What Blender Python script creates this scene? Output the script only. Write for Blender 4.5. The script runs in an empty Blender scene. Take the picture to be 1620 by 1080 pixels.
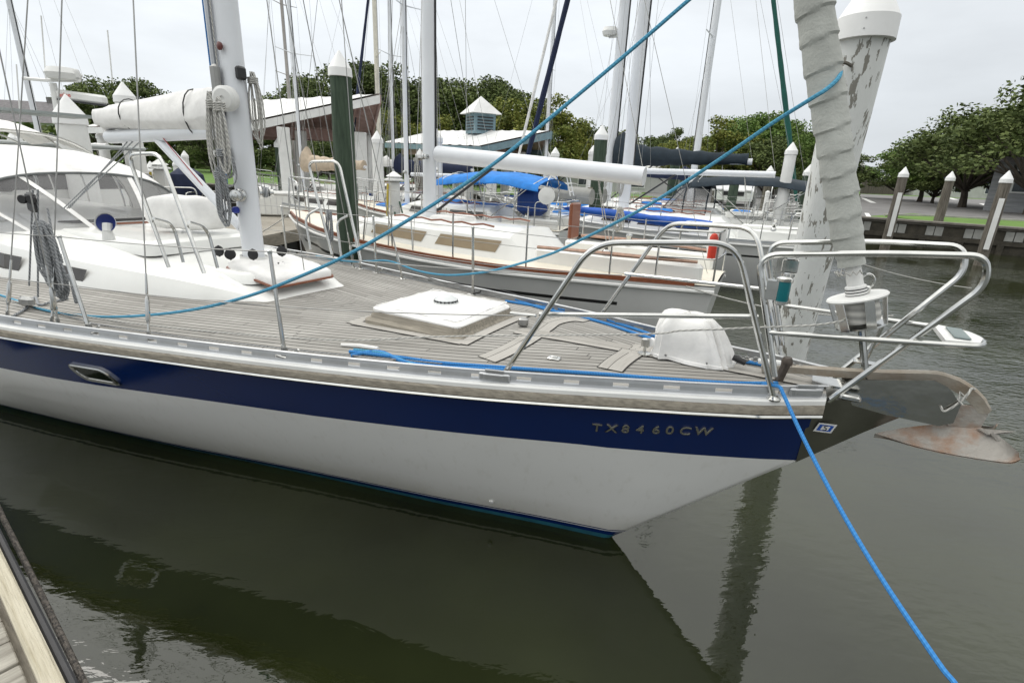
import bpy, bmesh, math, random
from mathutils import Vector, Matrix, noise
SC = bpy.context.scene
COL = SC.collection
R = math.radians
# ---------------------------------------------------------------- camera
H, FPX, ROLL, PITCH = 2.4, 830.0, R(2.5), R(18.2)
fw = Vector((0, math.cos(PITCH), -math.sin(PITCH)))
_u0 = Vector((0, math.sin(PITCH), math.cos(PITCH))); _r0 = Vector((1, 0, 0))
rt = _r0*math.cos(ROLL) + _u0*math.sin(ROLL)
up = -_r0*math.sin(ROLL) + _u0*math.cos(ROLL)
cd = bpy.data.cameras.new('camera'); cam = bpy.data.objects.new('camera', cd); COL.objects.link(cam)
cd.sensor_width = 36; cd.lens = FPX/1620*36; cd.clip_start = 0.05; cd.clip_end = 6000
cam.matrix_world = Matrix(((rt.x, up.x, -fw.x, 0), (rt.y, up.y, -fw.y, 0), (rt.z, up.z, -fw.z, H), (0, 0, 0, 1)))
SC.camera = cam
# ---------------------------------------------------------------- sky and sun (overcast)
SUN_EL, SUN_AZ = R(50), R(-60)       # azimuth measured from +Y towards +X
w = bpy.data.worlds.new('World'); SC.world = w; w.use_nodes = True
nt = w.node_tree; nt.nodes.clear()
def N(nt, t, **k):
    n = nt.nodes.new(t)
    for a, b in k.items():
        if a == 'ins':
            for i, v in b.items(): n.inputs[i].default_value = v
        else: setattr(n, a, b)
    return n
out = N(nt, 'ShaderNodeOutputWorld'); bg = N(nt, 'ShaderNodeBackground'); bg.inputs[1].default_value = 0.1
sky = N(nt, 'ShaderNodeTexSky'); sky.sky_type = 'NISHITA'; sky.sun_disc = False
sky.sun_elevation = SUN_EL; sky.sun_rotation = SUN_AZ; sky.dust_density = 3.0
tc = N(nt, 'ShaderNodeTexCoord'); sep = N(nt, 'ShaderNodeSeparateXYZ')
mp = N(nt, 'ShaderNodeMapping'); mp.inputs['Scale'].default_value = (1.0, 1.0, 3.2); mp.inputs['Rotation'].default_value = (0, R(12), R(25))
n1 = N(nt, 'ShaderNodeTexNoise', ins={'Scale': 1.5, 'Detail': 6.0, 'Roughness': 0.55})
L = nt.links.new
L(tc.outputs['Generated'], mp.inputs[0]); L(mp.outputs[0], n1.inputs['Vector']); L(tc.outputs['Generated'], sep.inputs[0])
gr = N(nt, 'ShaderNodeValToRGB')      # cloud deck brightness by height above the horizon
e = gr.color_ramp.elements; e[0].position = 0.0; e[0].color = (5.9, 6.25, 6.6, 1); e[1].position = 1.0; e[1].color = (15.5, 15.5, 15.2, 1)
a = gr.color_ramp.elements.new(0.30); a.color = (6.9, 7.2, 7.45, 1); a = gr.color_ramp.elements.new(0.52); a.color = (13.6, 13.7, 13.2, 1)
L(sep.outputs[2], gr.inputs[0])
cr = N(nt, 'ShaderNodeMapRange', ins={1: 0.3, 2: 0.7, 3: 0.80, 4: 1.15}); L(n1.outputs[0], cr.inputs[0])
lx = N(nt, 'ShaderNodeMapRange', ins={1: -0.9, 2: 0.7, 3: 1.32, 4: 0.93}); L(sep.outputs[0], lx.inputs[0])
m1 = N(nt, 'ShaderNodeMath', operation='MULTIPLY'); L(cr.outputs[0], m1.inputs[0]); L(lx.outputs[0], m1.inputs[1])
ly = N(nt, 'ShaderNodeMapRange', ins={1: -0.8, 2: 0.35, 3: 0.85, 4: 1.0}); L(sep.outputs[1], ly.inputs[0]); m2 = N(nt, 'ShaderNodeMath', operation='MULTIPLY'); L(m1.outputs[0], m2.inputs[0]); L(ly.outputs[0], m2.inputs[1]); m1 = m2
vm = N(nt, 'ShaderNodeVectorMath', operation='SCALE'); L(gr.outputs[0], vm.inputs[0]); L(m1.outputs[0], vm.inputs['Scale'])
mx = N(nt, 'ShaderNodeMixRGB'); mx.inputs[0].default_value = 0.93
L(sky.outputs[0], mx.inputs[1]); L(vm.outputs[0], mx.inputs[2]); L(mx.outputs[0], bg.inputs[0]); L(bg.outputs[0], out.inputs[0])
sl = bpy.data.lights.new('sun', 'SUN'); sun = bpy.data.objects.new('sun', sl); COL.objects.link(sun)
sl.energy = 0.6; sl.angle = R(25); sl.color = (1, 0.96, 0.9)
sd = Vector((math.sin(SUN_AZ)*math.cos(SUN_EL), math.cos(SUN_AZ)*math.cos(SUN_EL), math.sin(SUN_EL)))
sun.rotation_euler = sd.to_track_quat('Z', 'Y').to_euler()
SC.view_settings.view_transform = 'Standard'; SC.view_settings.look = 'None'
SC.view_settings.exposure = 0.3; SC.view_settings.gamma = 1.0
SC.cycles.max_bounces = 8; SC.cycles.transparent_max_bounces = 24
# ---------------------------------------------------------------- pixel (1620x1080) -> point at a real distance
CP = Vector((0, 0, H))
def ray(px, py): return fw*FPX + rt*(px-810) - up*(py-540)
def W(px, py, z):
    d = ray(px, py); return CP + d*((z-H)/d.z)
def G(px, py, y):
    d = ray(px, py); return CP + d*(y/d.y)
# ---------------------------------------------------------------- materials
MATS = {}
def mat(name, col, rough=0.6, metal=0.0, var=0.12, scale=6.0, bump=0.0, bscale=60.0, col2=None, coat=0.0, spec=0.5, stretch=(1, 1, 1), lo=0.4, hi=0.6, trans=0.0, alpha=1.0, detail=5.0):
    if name in MATS: return MATS[name]
    m = bpy.data.materials.new(name); MATS[name] = m; m.use_nodes = True
    t = m.node_tree; b = t.nodes['Principled BSDF']; l = t.links.new
    b.inputs['Roughness'].default_value = rough; b.inputs['Metallic'].default_value = metal
    b.inputs['Coat Weight'].default_value = coat; b.inputs['Specular IOR Level'].default_value = spec
    b.inputs['Transmission Weight'].default_value = trans; b.inputs['Alpha'].default_value = alpha
    c = N(t, 'ShaderNodeTexCoord'); mp = N(t, 'ShaderNodeMapping'); mp.inputs['Scale'].default_value = stretch
    l(c.outputs['Object'], mp.inputs[0])
    nz = N(t, 'ShaderNodeTexNoise', ins={'Scale': scale, 'Detail': detail, 'Roughness': 0.6}); l(mp.outputs[0], nz.inputs['Vector'])
    if col2 is None:
        col2 = tuple(x*(1-var) for x in col); col = tuple(min(1, x*(1+var*0.5)) for x in col); lo, hi = 0.3, 0.7
    rp = N(t, 'ShaderNodeValToRGB'); rp.color_ramp.elements[0].position = lo; rp.color_ramp.elements[1].position = hi
    rp.color_ramp.elements[0].color = (*col2, 1); rp.color_ramp.elements[1].color = (*col, 1)
    l(nz.outputs[0], rp.inputs[0]); l(rp.outputs[0], b.inputs['Base Color'])
    if bump:
        n2 = N(t, 'ShaderNodeTexNoise', ins={'Scale': bscale, 'Detail': 4.0}); l(mp.outputs[0], n2.inputs['Vector'])
        bp = N(t, 'ShaderNodeBump', ins={'Strength': bump, 'Distance': 0.01}); l(n2.outputs[0], bp.inputs['Height']); l(bp.outputs[0], b.inputs['Normal'])
    return m
def uvmat(name, rough=0.6, metal=0.0):
    """material with UV separated; returns (mat, tree, bsdf, u_socket, v_socket)"""
    m = bpy.data.materials.new(name); MATS[name] = m; m.use_nodes = True
    t = m.node_tree; b = t.nodes['Principled BSDF']; b.inputs['Roughness'].default_value = rough; b.inputs['Metallic'].default_value = metal
    uv = N(t, 'ShaderNodeUVMap'); s = N(t, 'ShaderNodeSeparateXYZ'); t.links.new(uv.outputs[0], s.inputs[0])
    return m, t, b, s.outputs[0], s.outputs[1]
def M2(t, op, a, b=None, c=None):
    n = N(t, 'ShaderNodeMath', operation=op)
    for i, v in enumerate((a, b, c)):
        if v is None: continue
        if isinstance(v, (int, float)): n.inputs[i].default_value = v
        else: t.links.new(v, n.inputs[i])
    return n.outputs[0]
def ropemat(name, c1, c2, pitch=0.03, fleck=0.0):
    m, t, b, u, v = uvmat(name, 0.85)
    s = M2(t, 'SINE', M2(t, 'ADD', M2(t, 'MULTIPLY', u, 2*math.pi*2), M2(t, 'MULTIPLY', v, 2*math.pi/pitch)))
    s2 = M2(t, 'SINE', M2(t, 'SUBTRACT', M2(t, 'MULTIPLY', u, 2*math.pi*3), M2(t, 'MULTIPLY', v, 2*math.pi/pitch)))
    k = M2(t, 'MULTIPLY_ADD', M2(t, 'MULTIPLY', s, s2), 0.5, 0.5) if fleck else M2(t, 'MULTIPLY_ADD', s, 0.5, 0.5)
    nz = N(t, 'ShaderNodeTexNoise', ins={'Scale': 14.0, 'Detail': 4.0}); tc = N(t, 'ShaderNodeTexCoord'); t.links.new(tc.outputs['Object'], nz.inputs['Vector'])
    k2 = M2(t, 'ADD', M2(t, 'MULTIPLY', k, 0.7), M2(t, 'MULTIPLY', nz.outputs[0], 0.4))
    mx = N(t, 'ShaderNodeMixRGB'); mx.inputs[1].default_value = (*c2, 1); mx.inputs[2].default_value = (*c1, 1)
    t.links.new(k2, mx.inputs[0]); t.links.new(mx.outputs[0], b.inputs['Base Color'])
    bp = N(t, 'ShaderNodeBump', ins={'Strength': 0.5, 'Distance': 0.004}); t.links.new(k, bp.inputs['Height']); t.links.new(bp.outputs[0], b.inputs['Normal'])
    return m
def planks(name, wdt, c1, c2, seam=(0.02, 0.018, 0.015), seamw=0.07, butt=1.6, rough=0.8):
    """teak / timber strips: U across the planks in metres, V along them in metres"""
    m, t, b, u, v = uvmat(name, rough); l = t.links.new
    q = M2(t, 'DIVIDE', u, wdt); idx = M2(t, 'FLOOR', q); fr = M2(t, 'FRACT', q)
    wn = N(t, 'ShaderNodeTexWhiteNoise'); wn.noise_dimensions = '1D'; l(idx, wn.inputs['W'])
    vv = M2(t, 'ADD', M2(t, 'DIVIDE', v, butt), M2(t, 'MULTIPLY', wn.outputs[0], 7.0)); vi = M2(t, 'FLOOR', vv); vf = M2(t, 'FRACT', vv)
    cmb = N(t, 'ShaderNodeCombineXYZ'); l(idx, cmb.inputs[0]); l(vi, cmb.inputs[1])
    w2 = N(t, 'ShaderNodeTexWhiteNoise'); w2.noise_dimensions = '2D'; l(cmb.outputs[0], w2.inputs['Vector'])
    gv = N(t, 'ShaderNodeCombineXYZ'); l(M2(t, 'MULTIPLY', u, 60), gv.inputs[0]); l(M2(t, 'MULTIPLY', v, 4), gv.inputs[1]); l(M2(t, 'MULTIPLY', w2.outputs[0], 20), gv.inputs[2])
    g = N(t, 'ShaderNodeTexNoise', ins={'Scale': 1.5, 'Detail': 6.0, 'Roughness': 0.65}); l(gv.outputs[0], g.inputs['Vector'])
    tc = N(t, 'ShaderNodeTexCoord'); st = N(t, 'ShaderNodeTexNoise', ins={'Scale': 2.2, 'Detail': 6.0}); l(tc.outputs['Object'], st.inputs['Vector'])
    k = M2(t, 'ADD', M2(t, 'MULTIPLY', w2.outputs[0], 0.35), M2(t, 'ADD', M2(t, 'MULTIPLY', g.outputs[0], 0.9), M2(t, 'MULTIPLY', st.outputs[0], 0.9)))
    mr = N(t, 'ShaderNodeMapRange', ins={1: 0.65, 2: 1.55}); l(k, mr.inputs[0])
    mx = N(t, 'ShaderNodeMixRGB'); mx.inputs[1].default_value = (*c2, 1); mx.inputs[2].default_value = (*c1, 1); l(mr.outputs[0], mx.inputs[0])
    s1 = M2(t, 'LESS_THAN', fr, seamw); s2 = M2(t, 'LESS_THAN', vf, 0.004/butt*1.5)
    s = M2(t, 'MAXIMUM', s1, s2)
    s = M2(t, 'MULTIPLY', s, M2(t, 'MULTIPLY_ADD', st.outputs[0], 1.6, 0.15)); s = M2(t, 'MINIMUM', s, 1.0)
    m3 = N(t, 'ShaderNodeMixRGB'); l(s, m3.inputs[0]); l(mx.outputs[0], m3.inputs[1]); m3.inputs[2].default_value = (*seam, 1)
    l(m3.outputs[0], b.inputs['Base Color'])
    h = M2(t, 'SUBTRACT', g.outputs[0], M2(t, 'MULTIPLY', s1, 1.5))
    bp = N(t, 'ShaderNodeBump', ins={'Strength': 0.5, 'Distance': 0.003}); l(h, bp.inputs['Height']); l(bp.outputs[0], b.inputs['Normal'])
    return m
STEELW = mat('rippled_steel_plate', (0.40, 0.40, 0.38), 0.10, 1.0, var=0.12, scale=3, bump=0.7, bscale=3.2)
STEEL = mat('polished_steel', (0.62, 0.62, 0.60), 0.16, 1.0, var=0.18, scale=9)
DSTEEL = mat('dull_steel', (0.42, 0.42, 0.41), 0.38, 1.0, var=0.3, scale=14, bump=0.2)
ALU = mat('anodised_aluminium', (0.50, 0.51, 0.52), 0.42, 0.85, var=0.15, scale=5)
GALV = mat('rusty_galvanised', (0.36, 0.34, 0.31), 0.62, 0.35, scale=3.2, col2=(0.30, 0.14, 0.06), lo=0.40, hi=0.57, bump=0.5, bscale=40)
WGEL = mat('white_gelcoat', (0.80, 0.80, 0.77), 0.28, var=0.05, scale=2.5, coat=0.3)
HWHITE = mat('hull_white_paint', (0.85, 0.845, 0.825), 0.16, var=0.04, scale=0.9, coat=0.3)
def hull_stains():
    t = HWHITE.node_tree; b = t.nodes['Principled BSDF']; l = t.links.new; src = b.inputs['Base Color'].links[0].from_socket
    tc = N(t, 'ShaderNodeTexCoord'); sp = N(t, 'ShaderNodeSeparateXYZ'); l(tc.outputs['Object'], sp.inputs[0])
    mp = N(t, 'ShaderNodeMapping'); mp.inputs['Scale'].default_value = (14, 14, 0.45); l(tc.outputs['Object'], mp.inputs[0])
    n1 = N(t, 'ShaderNodeTexNoise', ins={'Scale': 1.6, 'Detail': 5.0}); l(mp.outputs[0], n1.inputs['Vector'])
    n2 = N(t, 'ShaderNodeTexNoise', ins={'Scale': 3.0, 'Detail': 6.0}); l(tc.outputs['Object'], n2.inputs['Vector'])
    scum = N(t, 'ShaderNodeMapRange', ins={1: 0.34, 2: 0.11, 3: 0.0, 4: 0.75}); l(sp.outputs[2], scum.inputs[0])
    drip = N(t, 'ShaderNodeMapRange', ins={1: 0.56, 2: 0.80, 3: 0.0, 4: 0.16}); l(n1.outputs[0], drip.inputs[0])
    k = M2(t, 'ADD', M2(t, 'MULTIPLY', scum.outputs[0], n2.outputs[0]), drip.outputs[0])
    mx = N(t, 'ShaderNodeMixRGB'); l(k, mx.inputs[0]); l(src, mx.inputs[1]); mx.inputs[2].default_value = (0.42, 0.39, 0.30, 1); l(mx.outputs[0], b.inputs['Base Color'])
hull_stains()
GGEL = mat('grey_white_gelcoat', (0.66, 0.66, 0.65), 0.3, var=0.08, scale=1.6, coat=0.2)
CREAM = mat('cream_gelcoat', (0.76, 0.71, 0.60), 0.42, var=0.08, scale=3)
NAVY = mat('navy_gloss', (0.001, 0.017, 0.105), 0.13, var=0.1, scale=1.5, coat=0.0, spec=0.38)
TEALP = mat('teal_antifoul', (0.012, 0.10, 0.14), 0.5, var=0.35, scale=5)
WCANV = mat('white_canvas', (0.80, 0.79, 0.77), 0.9, var=0.16, scale=5, bump=0.9, bscale=9)
GCANV = mat('grey_canvas', (0.43, 0.44, 0.41), 0.92, var=0.2, scale=7, bump=0.3, bscale=90)
NCANV = mat('navy_canvas', (0.012, 0.020, 0.055), 0.85, var=0.3, scale=6, bump=0.3)
DCANV = mat('slate_canvas', (0.018, 0.030, 0.042), 0.85, var=0.3, scale=6, bump=0.3)
BCANV = mat('bright_blue_canvas', (0.012, 0.20, 0.62), 0.75, var=0.25, scale=5, bump=0.3)
RCANV = mat('royal_blue_canvas', (0.012, 0.05, 0.22), 0.8, var=0.2, scale=5)
TCANV = mat('tan_canvas', (0.50, 0.41, 0.31), 0.9, var=0.2, scale=6, bump=0.3)
GREENC = mat('green_canvas', (0.008, 0.09, 0.07), 0.8, var=0.2)
RED = mat('red_plastic', (0.62, 0.045, 0.02), 0.5, var=0.15)
BLACK = mat('black_plastic', (0.018, 0.018, 0.019), 0.45, var=0.3)
TEAK = mat('varnished_teak', (0.24, 0.075, 0.032), 0.35, var=0.35, scale=12, stretch=(1, 6, 6), coat=0.2)
GTEAK = mat('weathered_teak', (0.30, 0.27, 0.22), 0.8, var=0.4, scale=9, stretch=(0.6, 7, 7), bump=0.4)
WPAINT = mat('white_timber_paint', (0.74, 0.74, 0.72), 0.55, var=0.10, scale=3)
PEEL = mat('peeling_white_paint', (0.74, 0.75, 0.73), 0.6, scale=10, col2=(0.25, 0.24, 0.21), lo=0.418, hi=0.428, stretch=(2.2, 2.2, 0.40), bump=0.5, bscale=30, detail=8)
PGREEN = mat('treated_green_timber', (0.058, 0.088, 0.056), 0.85, scale=6, col2=(0.018, 0.034, 0.020), lo=0.3, hi=0.7, stretch=(5, 5, 0.5), bump=0.6, bscale=20)
PGREY = mat('weathered_pile_timber', (0.20, 0.18, 0.15), 0.9, scale=5, col2=(0.06, 0.05, 0.04), lo=0.3, hi=0.7, stretch=(5, 5, 0.4), bump=0.6, bscale=20)
CAPW = mat('white_cap_plastic', (0.78, 0.78, 0.77), 0.5, var=0.07, scale=4)
MASTW = mat('white_mast_paint', (0.72, 0.74, 0.77), 0.3, var=0.05, scale=2)
WIRE = mat('wire_rope', (0.34, 0.34, 0.33), 0.45, 0.6, var=0.2)
SMOKE = mat('smoked_acrylic', (0.055, 0.05, 0.045), 0.08, var=0.3)
CONC = mat('dock_concrete', (0.36, 0.35, 0.32), 0.9, var=0.25, scale=2, bump=0.3)
ROPEB = ropemat('blue_braid', (0.10, 0.36, 0.52), (0.03, 0.19, 0.33), 0.035, 1)
ROPEB2 = ropemat('bright_blue_braid', (0.045, 0.25, 0.58), (0.015, 0.13, 0.38), 0.03, 1)
ROPEW = ropemat('white_braid', (0.60, 0.59, 0.55), (0.24, 0.24, 0.23), 0.04)
ROPEG = ropemat('grey_braid', (0.36, 0.37, 0.38), (0.12, 0.13, 0.14), 0.03)
def vinyl():
    m = bpy.data.materials.new('clear_vinyl'); m.use_nodes = True; t = m.node_tree; t.nodes.remove(t.nodes['Principled BSDF'])
    o = t.nodes['Material Output']; mix = N(t, 'ShaderNodeMixShader'); tr = N(t, 'ShaderNodeBsdfTransparent'); tr.inputs[0].default_value = (0.86, 0.86, 0.86, 1)
    g = N(t, 'ShaderNodeBsdfPrincipled'); g.inputs['Base Color'].default_value = (0.35, 0.35, 0.36, 1); g.inputs['Roughness'].default_value = 0.12
    nz = N(t, 'ShaderNodeTexNoise', ins={'Scale': 4.0, 'Detail': 3.0}); bp = N(t, 'ShaderNodeBump', ins={'Strength': 0.6, 'Distance': 0.03}); t.links.new(nz.outputs[0], bp.inputs['Height']); t.links.new(bp.outputs[0], g.inputs['Normal'])
    mix.inputs[0].default_value = 0.27; t.links.new(tr.outputs[0], mix.inputs[1]); t.links.new(g.outputs[0], mix.inputs[2]); t.links.new(mix.outputs[0], o.inputs[0]); MATS['v'] = m
    return m
VINYL = vinyl()
# ---------------------------------------------------------------- mesh builder
def V(*a): return Vector(a)
class MB:
    def __init__(s): s.v = []; s.f = []; s.m = []; s.uv = []
    def add(s, verts, faces, mi=0, uvs=None):
        o = len(s.v); s.v += [Vector(p) for p in verts]
        for i, f in enumerate(faces):
            s.f.append([o+j for j in f]); s.m.append(mi if isinstance(mi, int) else mi[i])
            s.uv.append(uvs[i] if uvs else [(0, 0)]*len(f))
        return s
    def box(s, c, d, rz=0, mi=0, mtx=None, bev=0.0):
        hx, hy, hz = d[0]/2, d[1]/2, d[2]/2
        m = mtx if mtx is not None else Matrix.Rotation(rz, 3, 'Z'); c = Vector(c)
        if bev:
            b = min(bev, hx*0.9, hy*0.9, hz*0.9); pr = [(-hx+b, -hy), (hx-b, -hy), (hx, -hy+b), (hx, hy-b), (hx-b, hy), (-hx+b, hy), (-hx, hy-b), (-hx, -hy+b)]
            vs = []
            for z, k in ((-hz, 1), (-hz+b, 0), (hz-b, 0), (hz, 1)):
                for x, y in pr: vs.append(c + m @ Vector((x-(b if x > 0 else -b)*k*(1 if abs(x) > b else 0), y-(b if y > 0 else -b)*k*(1 if abs(y) > b else 0), z)))
            fs = [[i*8+j, i*8+(j+1) % 8, i*8+8+(j+1) % 8, i*8+8+j] for i in range(3) for j in range(8)] + [list(range(7, -1, -1)), list(range(24, 32))]
            return s.add(vs, fs, mi)
        vs = [c + m @ Vector((x*hx, y*hy, z*hz)) for z in (-1, 1) for x, y in ((-1, -1), (1, -1), (1, 1), (-1, 1))]
        L_, l_ = d[0], d[1]
        fs = [[3, 2, 1, 0], [4, 5, 6, 7], [0, 1, 5, 4], [1, 2, 6, 5], [2, 3, 7, 6], [3, 0, 4, 7]]
        uv = [[(0, 0), (l_, 0), (l_, L_), (0, L_)]]*6
        return s.add(vs, fs, mi, uv)
    def tube(s, pts, r, n=8, closed=False, mi=0, cap=True, flat=1.0):
        pts = [Vector(p) for p in pts]; k = len(pts)
        if k < 2: return s
        rs = r if isinstance(r, (list, tuple)) else [r]*k
        tang = []
        for i in range(k):
            a = pts[(i-1) % k] if (closed or i > 0) else pts[i]; b = pts[(i+1) % k] if (closed or i < k-1) else pts[i]
            d = b-a; tang.append(d.normalized() if d.length > 1e-9 else Vector((0, 0, 1)))
        nn = tang[0].orthogonal().normalized()
        if abs(tang[0].z) < 0.9: nn = (Vector((0, 0, 1)) - tang[0]*tang[0].z).normalized()
        vs = []; ln = 0; lens = []
        for i in range(k):
            if i: ln += (pts[i]-pts[i-1]).length
            lens.append(ln); nn = (nn - tang[i]*nn.dot(tang[i]))
            nn = nn.normalized() if nn.length > 1e-6 else tang[i].orthogonal().normalized()
            bb = tang[i].cross(nn)
            for j in range(n):
                a = 2*math.pi*j/n; vs.append(pts[i] + nn*math.cos(a)*rs[i] + bb*math.sin(a)*rs[i]*flat)
        fs = []; uv = []
        for i in range(k if closed else k-1):
            i2 = (i+1) % k; l1 = lens[i]; l2 = lens[i2] if i2 else ln+(pts[0]-pts[-1]).length
            for j in range(n):
                j2 = (j+1) % n; fs.append([i*n+j, i*n+j2, i2*n+j2, i2*n+j]); uv.append([(j/n, l1), ((j+1)/n, l1), ((j+1)/n, l2), (j/n, l2)])
        if cap and not closed:
            fs.append(list(range(n))[::-1]); uv.append([(0, 0)]*n); fs.append([(k-1)*n+j for j in range(n)]); uv.append([(0, 0)]*n)
        return s.add(vs, fs, mi, uv)
    def lathe(s, c, prof, n=24, axis=None, mi=0, cap=True):
        c = Vector(c); q = Matrix.Identity(3)
        if axis is not None: q = Vector(axis).to_track_quat('Z', 'Y').to_matrix()
        vs = []
        for (r, z) in prof:
            for j in range(n):
                a = 2*math.pi*j/n; vs.append(c + q @ Vector((r*math.cos(a), r*math.sin(a), z)))
        fs = []; uv = []; k = len(prof)
        for i in range(k-1):
            for j in range(n):
                fs.append([i*n+j, i*n+(j+1) % n, (i+1)*n+(j+1) % n, (i+1)*n+j]); uv.append([(j/n, prof[i][1]), ((j+1)/n, prof[i][1]), ((j+1)/n, prof[i+1][1]), (j/n, prof[i+1][1])])
        if cap:
            fs.append(list(range(n))[::-1]); uv.append([(0, 0)]*n); fs.append([(k-1)*n+j for j in range(n)]); uv.append([(0, 0)]*n)
        return s.add(vs, fs, mi, uv)
    def grid(s, P, mi=0, uv=None, closed=False, mifn=None):
        a = len(P); b = len(P[0]); vs = [p for r in P for p in r]; fs = []; us = []; ms = []
        for i in range(a-1):
            for j in range(b if closed else b-1):
                j2 = (j+1) % b; fs.append([i*b+j, i*b+j2, (i+1)*b+j2, (i+1)*b+j])
                us.append([uv[i][j], uv[i][j2], uv[i+1][j2], uv[i+1][j]] if uv else [(0, 0)]*4); ms.append(mifn(i, j) if mifn else mi)
        return s.add(vs, fs, ms, us)
    def poly(s, pts, h=0.0, mi=0, uv=True):
        """flat n-gon, thickened downwards by h along its normal"""
        pts = [Vector(p) for p in pts]; n = len(pts); nor = Vector()
        for i in range(n): nor += (pts[i]-pts[0]).cross(pts[(i+1) % n]-pts[0])
        nor.normalize(); us = [[(p.x, p.y) for p in pts]]
        if not h: return s.add(pts, [list(range(n))], mi, us)
        q = [p-nor*h for p in pts]
        return s.add(pts+q, [list(range(n)), list(range(2*n-1, n-1, -1))] + [[i, n+i, n+(i+1) % n, (i+1) % n] for i in range(n)], mi)
    def build(s, name, mats, parent=None, smooth=True, world=False, loc=None, label=None, weld=False, bevel=0.0, auto=35):
        me = bpy.data.meshes.new(name); vs = s.v
        if world and parent is not None:
            inv = parent.matrix_basis.inverted(); vs = [inv @ p for p in vs]
        if parent is None and loc is None and vs:
            mn = Vector((min(p.x for p in vs), min(p.y for p in vs), min(p.z for p in vs))); mxv = Vector((max(p.x for p in vs), max(p.y for p in vs), 0))
            loc = Vector(((mn.x+mxv.x)/2, (mn.y+mxv.y)/2, mn.z))
        if parent is None: vs = [p-Vector(loc) for p in vs]
        me.from_pydata([tuple(p) for p in vs], [], s.f)
        for m in (mats if isinstance(mats, (list, tuple)) else [mats]): me.materials.append(m)
        me.polygons.foreach_set('material_index', s.m)
        ul = me.uv_layers.new(name='UVMap'); flat = [c for f in s.uv for p in f for c in p]; ul.data.foreach_set('uv', flat)
        me.polygons.foreach_set('use_smooth', [smooth]*len(s.f))
        me.validate(); me.update()
        if weld or smooth:
            bm = bmesh.new(); bm.from_mesh(me)
            if weld: bmesh.ops.remove_doubles(bm, verts=bm.verts, dist=1e-4)
            bmesh.ops.recalc_face_normals(bm, faces=bm.faces)
            for ed in bm.edges:
                if len(ed.link_faces) == 2 and ed.calc_face_angle(0) > R(auto): ed.smooth = False
            bm.to_mesh(me); bm.free()
        o = bpy.data.objects.new(name, me); COL.objects.link(o)
        if parent is not None: o.parent = parent
        else: o.location = loc
        if bevel:
            md = o.modifiers.new('bevel', 'BEVEL'); md.width = bevel; md.segments = 2; md.limit_method = 'ANGLE'; md.angle_limit = R(40)
        if label: o['label'] = label
        return o
def tag(o, label, cat, group=None, kind=None):
    if label: o['label'] = label
    if cat: o['category'] = cat
    if group: o['group'] = group
    if kind: o['kind'] = kind
    return o
def thing(name, label, cat, loc=(0, 0, 0), rz=0, group=None):
    o = bpy.data.objects.new(name, None); COL.objects.link(o); o.empty_display_size = 0.2
    o.matrix_basis = Matrix.Translation(loc) @ Matrix.Rotation(rz, 4, 'Z'); return tag(o, label, cat, group)
def smooth(pts, k=6, closed=False):
    pts = [Vector(p) for p in pts]; n = len(pts); o = []
    for i in range(n if closed else n-1):
        p0 = pts[(i-1) % n] if closed or i else pts[0]; p1 = pts[i]; p2 = pts[(i+1) % n]; p3 = pts[(i+2) % n] if closed or i < n-2 else pts[-1]
        for j in range(k):
            t = j/k; o.append(0.5*((2*p1) + (p2-p0)*t + (2*p0-5*p1+4*p2-p3)*t*t + (3*p1-p0-3*p2+p3)*t**3))
    if not closed: o.append(pts[-1])
    return o
def fillet(pts, r, k=6):
    pts = [Vector(p) for p in pts]; o = [pts[0]]
    for i in range(1, len(pts)-1):
        a, b, c = pts[i-1], pts[i], pts[i+1]; d1 = (a-b); d2 = (c-b); rr = min(r, d1.length*0.49, d2.length*0.49)
        p = b+d1.normalized()*rr; q = b+d2.normalized()*rr
        for j in range(k+1):
            t = j/k; o.append(p*(1-t)**2 + b*2*t*(1-t) + q*t*t)
    o.append(pts[-1]); return o
def sag(a, b, s, k=10):
    a = Vector(a); b = Vector(b); return [a.lerp(b, i/k) - Vector((0, 0, s*4*(i/k)*(1-i/k))) for i in range(k+1)]
def copy_tree(o, parent=None):
    c = o.copy(); COL.objects.link(c); c.parent = parent
    for ch in list(o.children): copy_tree(ch, c)
    return c
def interp(tab, x):
    if x <= tab[0][0]: return tab[0][1]
    for (a, b), (c, d) in zip(tab, tab[1:]):
        if x <= c: 
            t = (x-a)/(c-a); return b+(d-b)*t
    return tab[-1][1]
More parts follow.
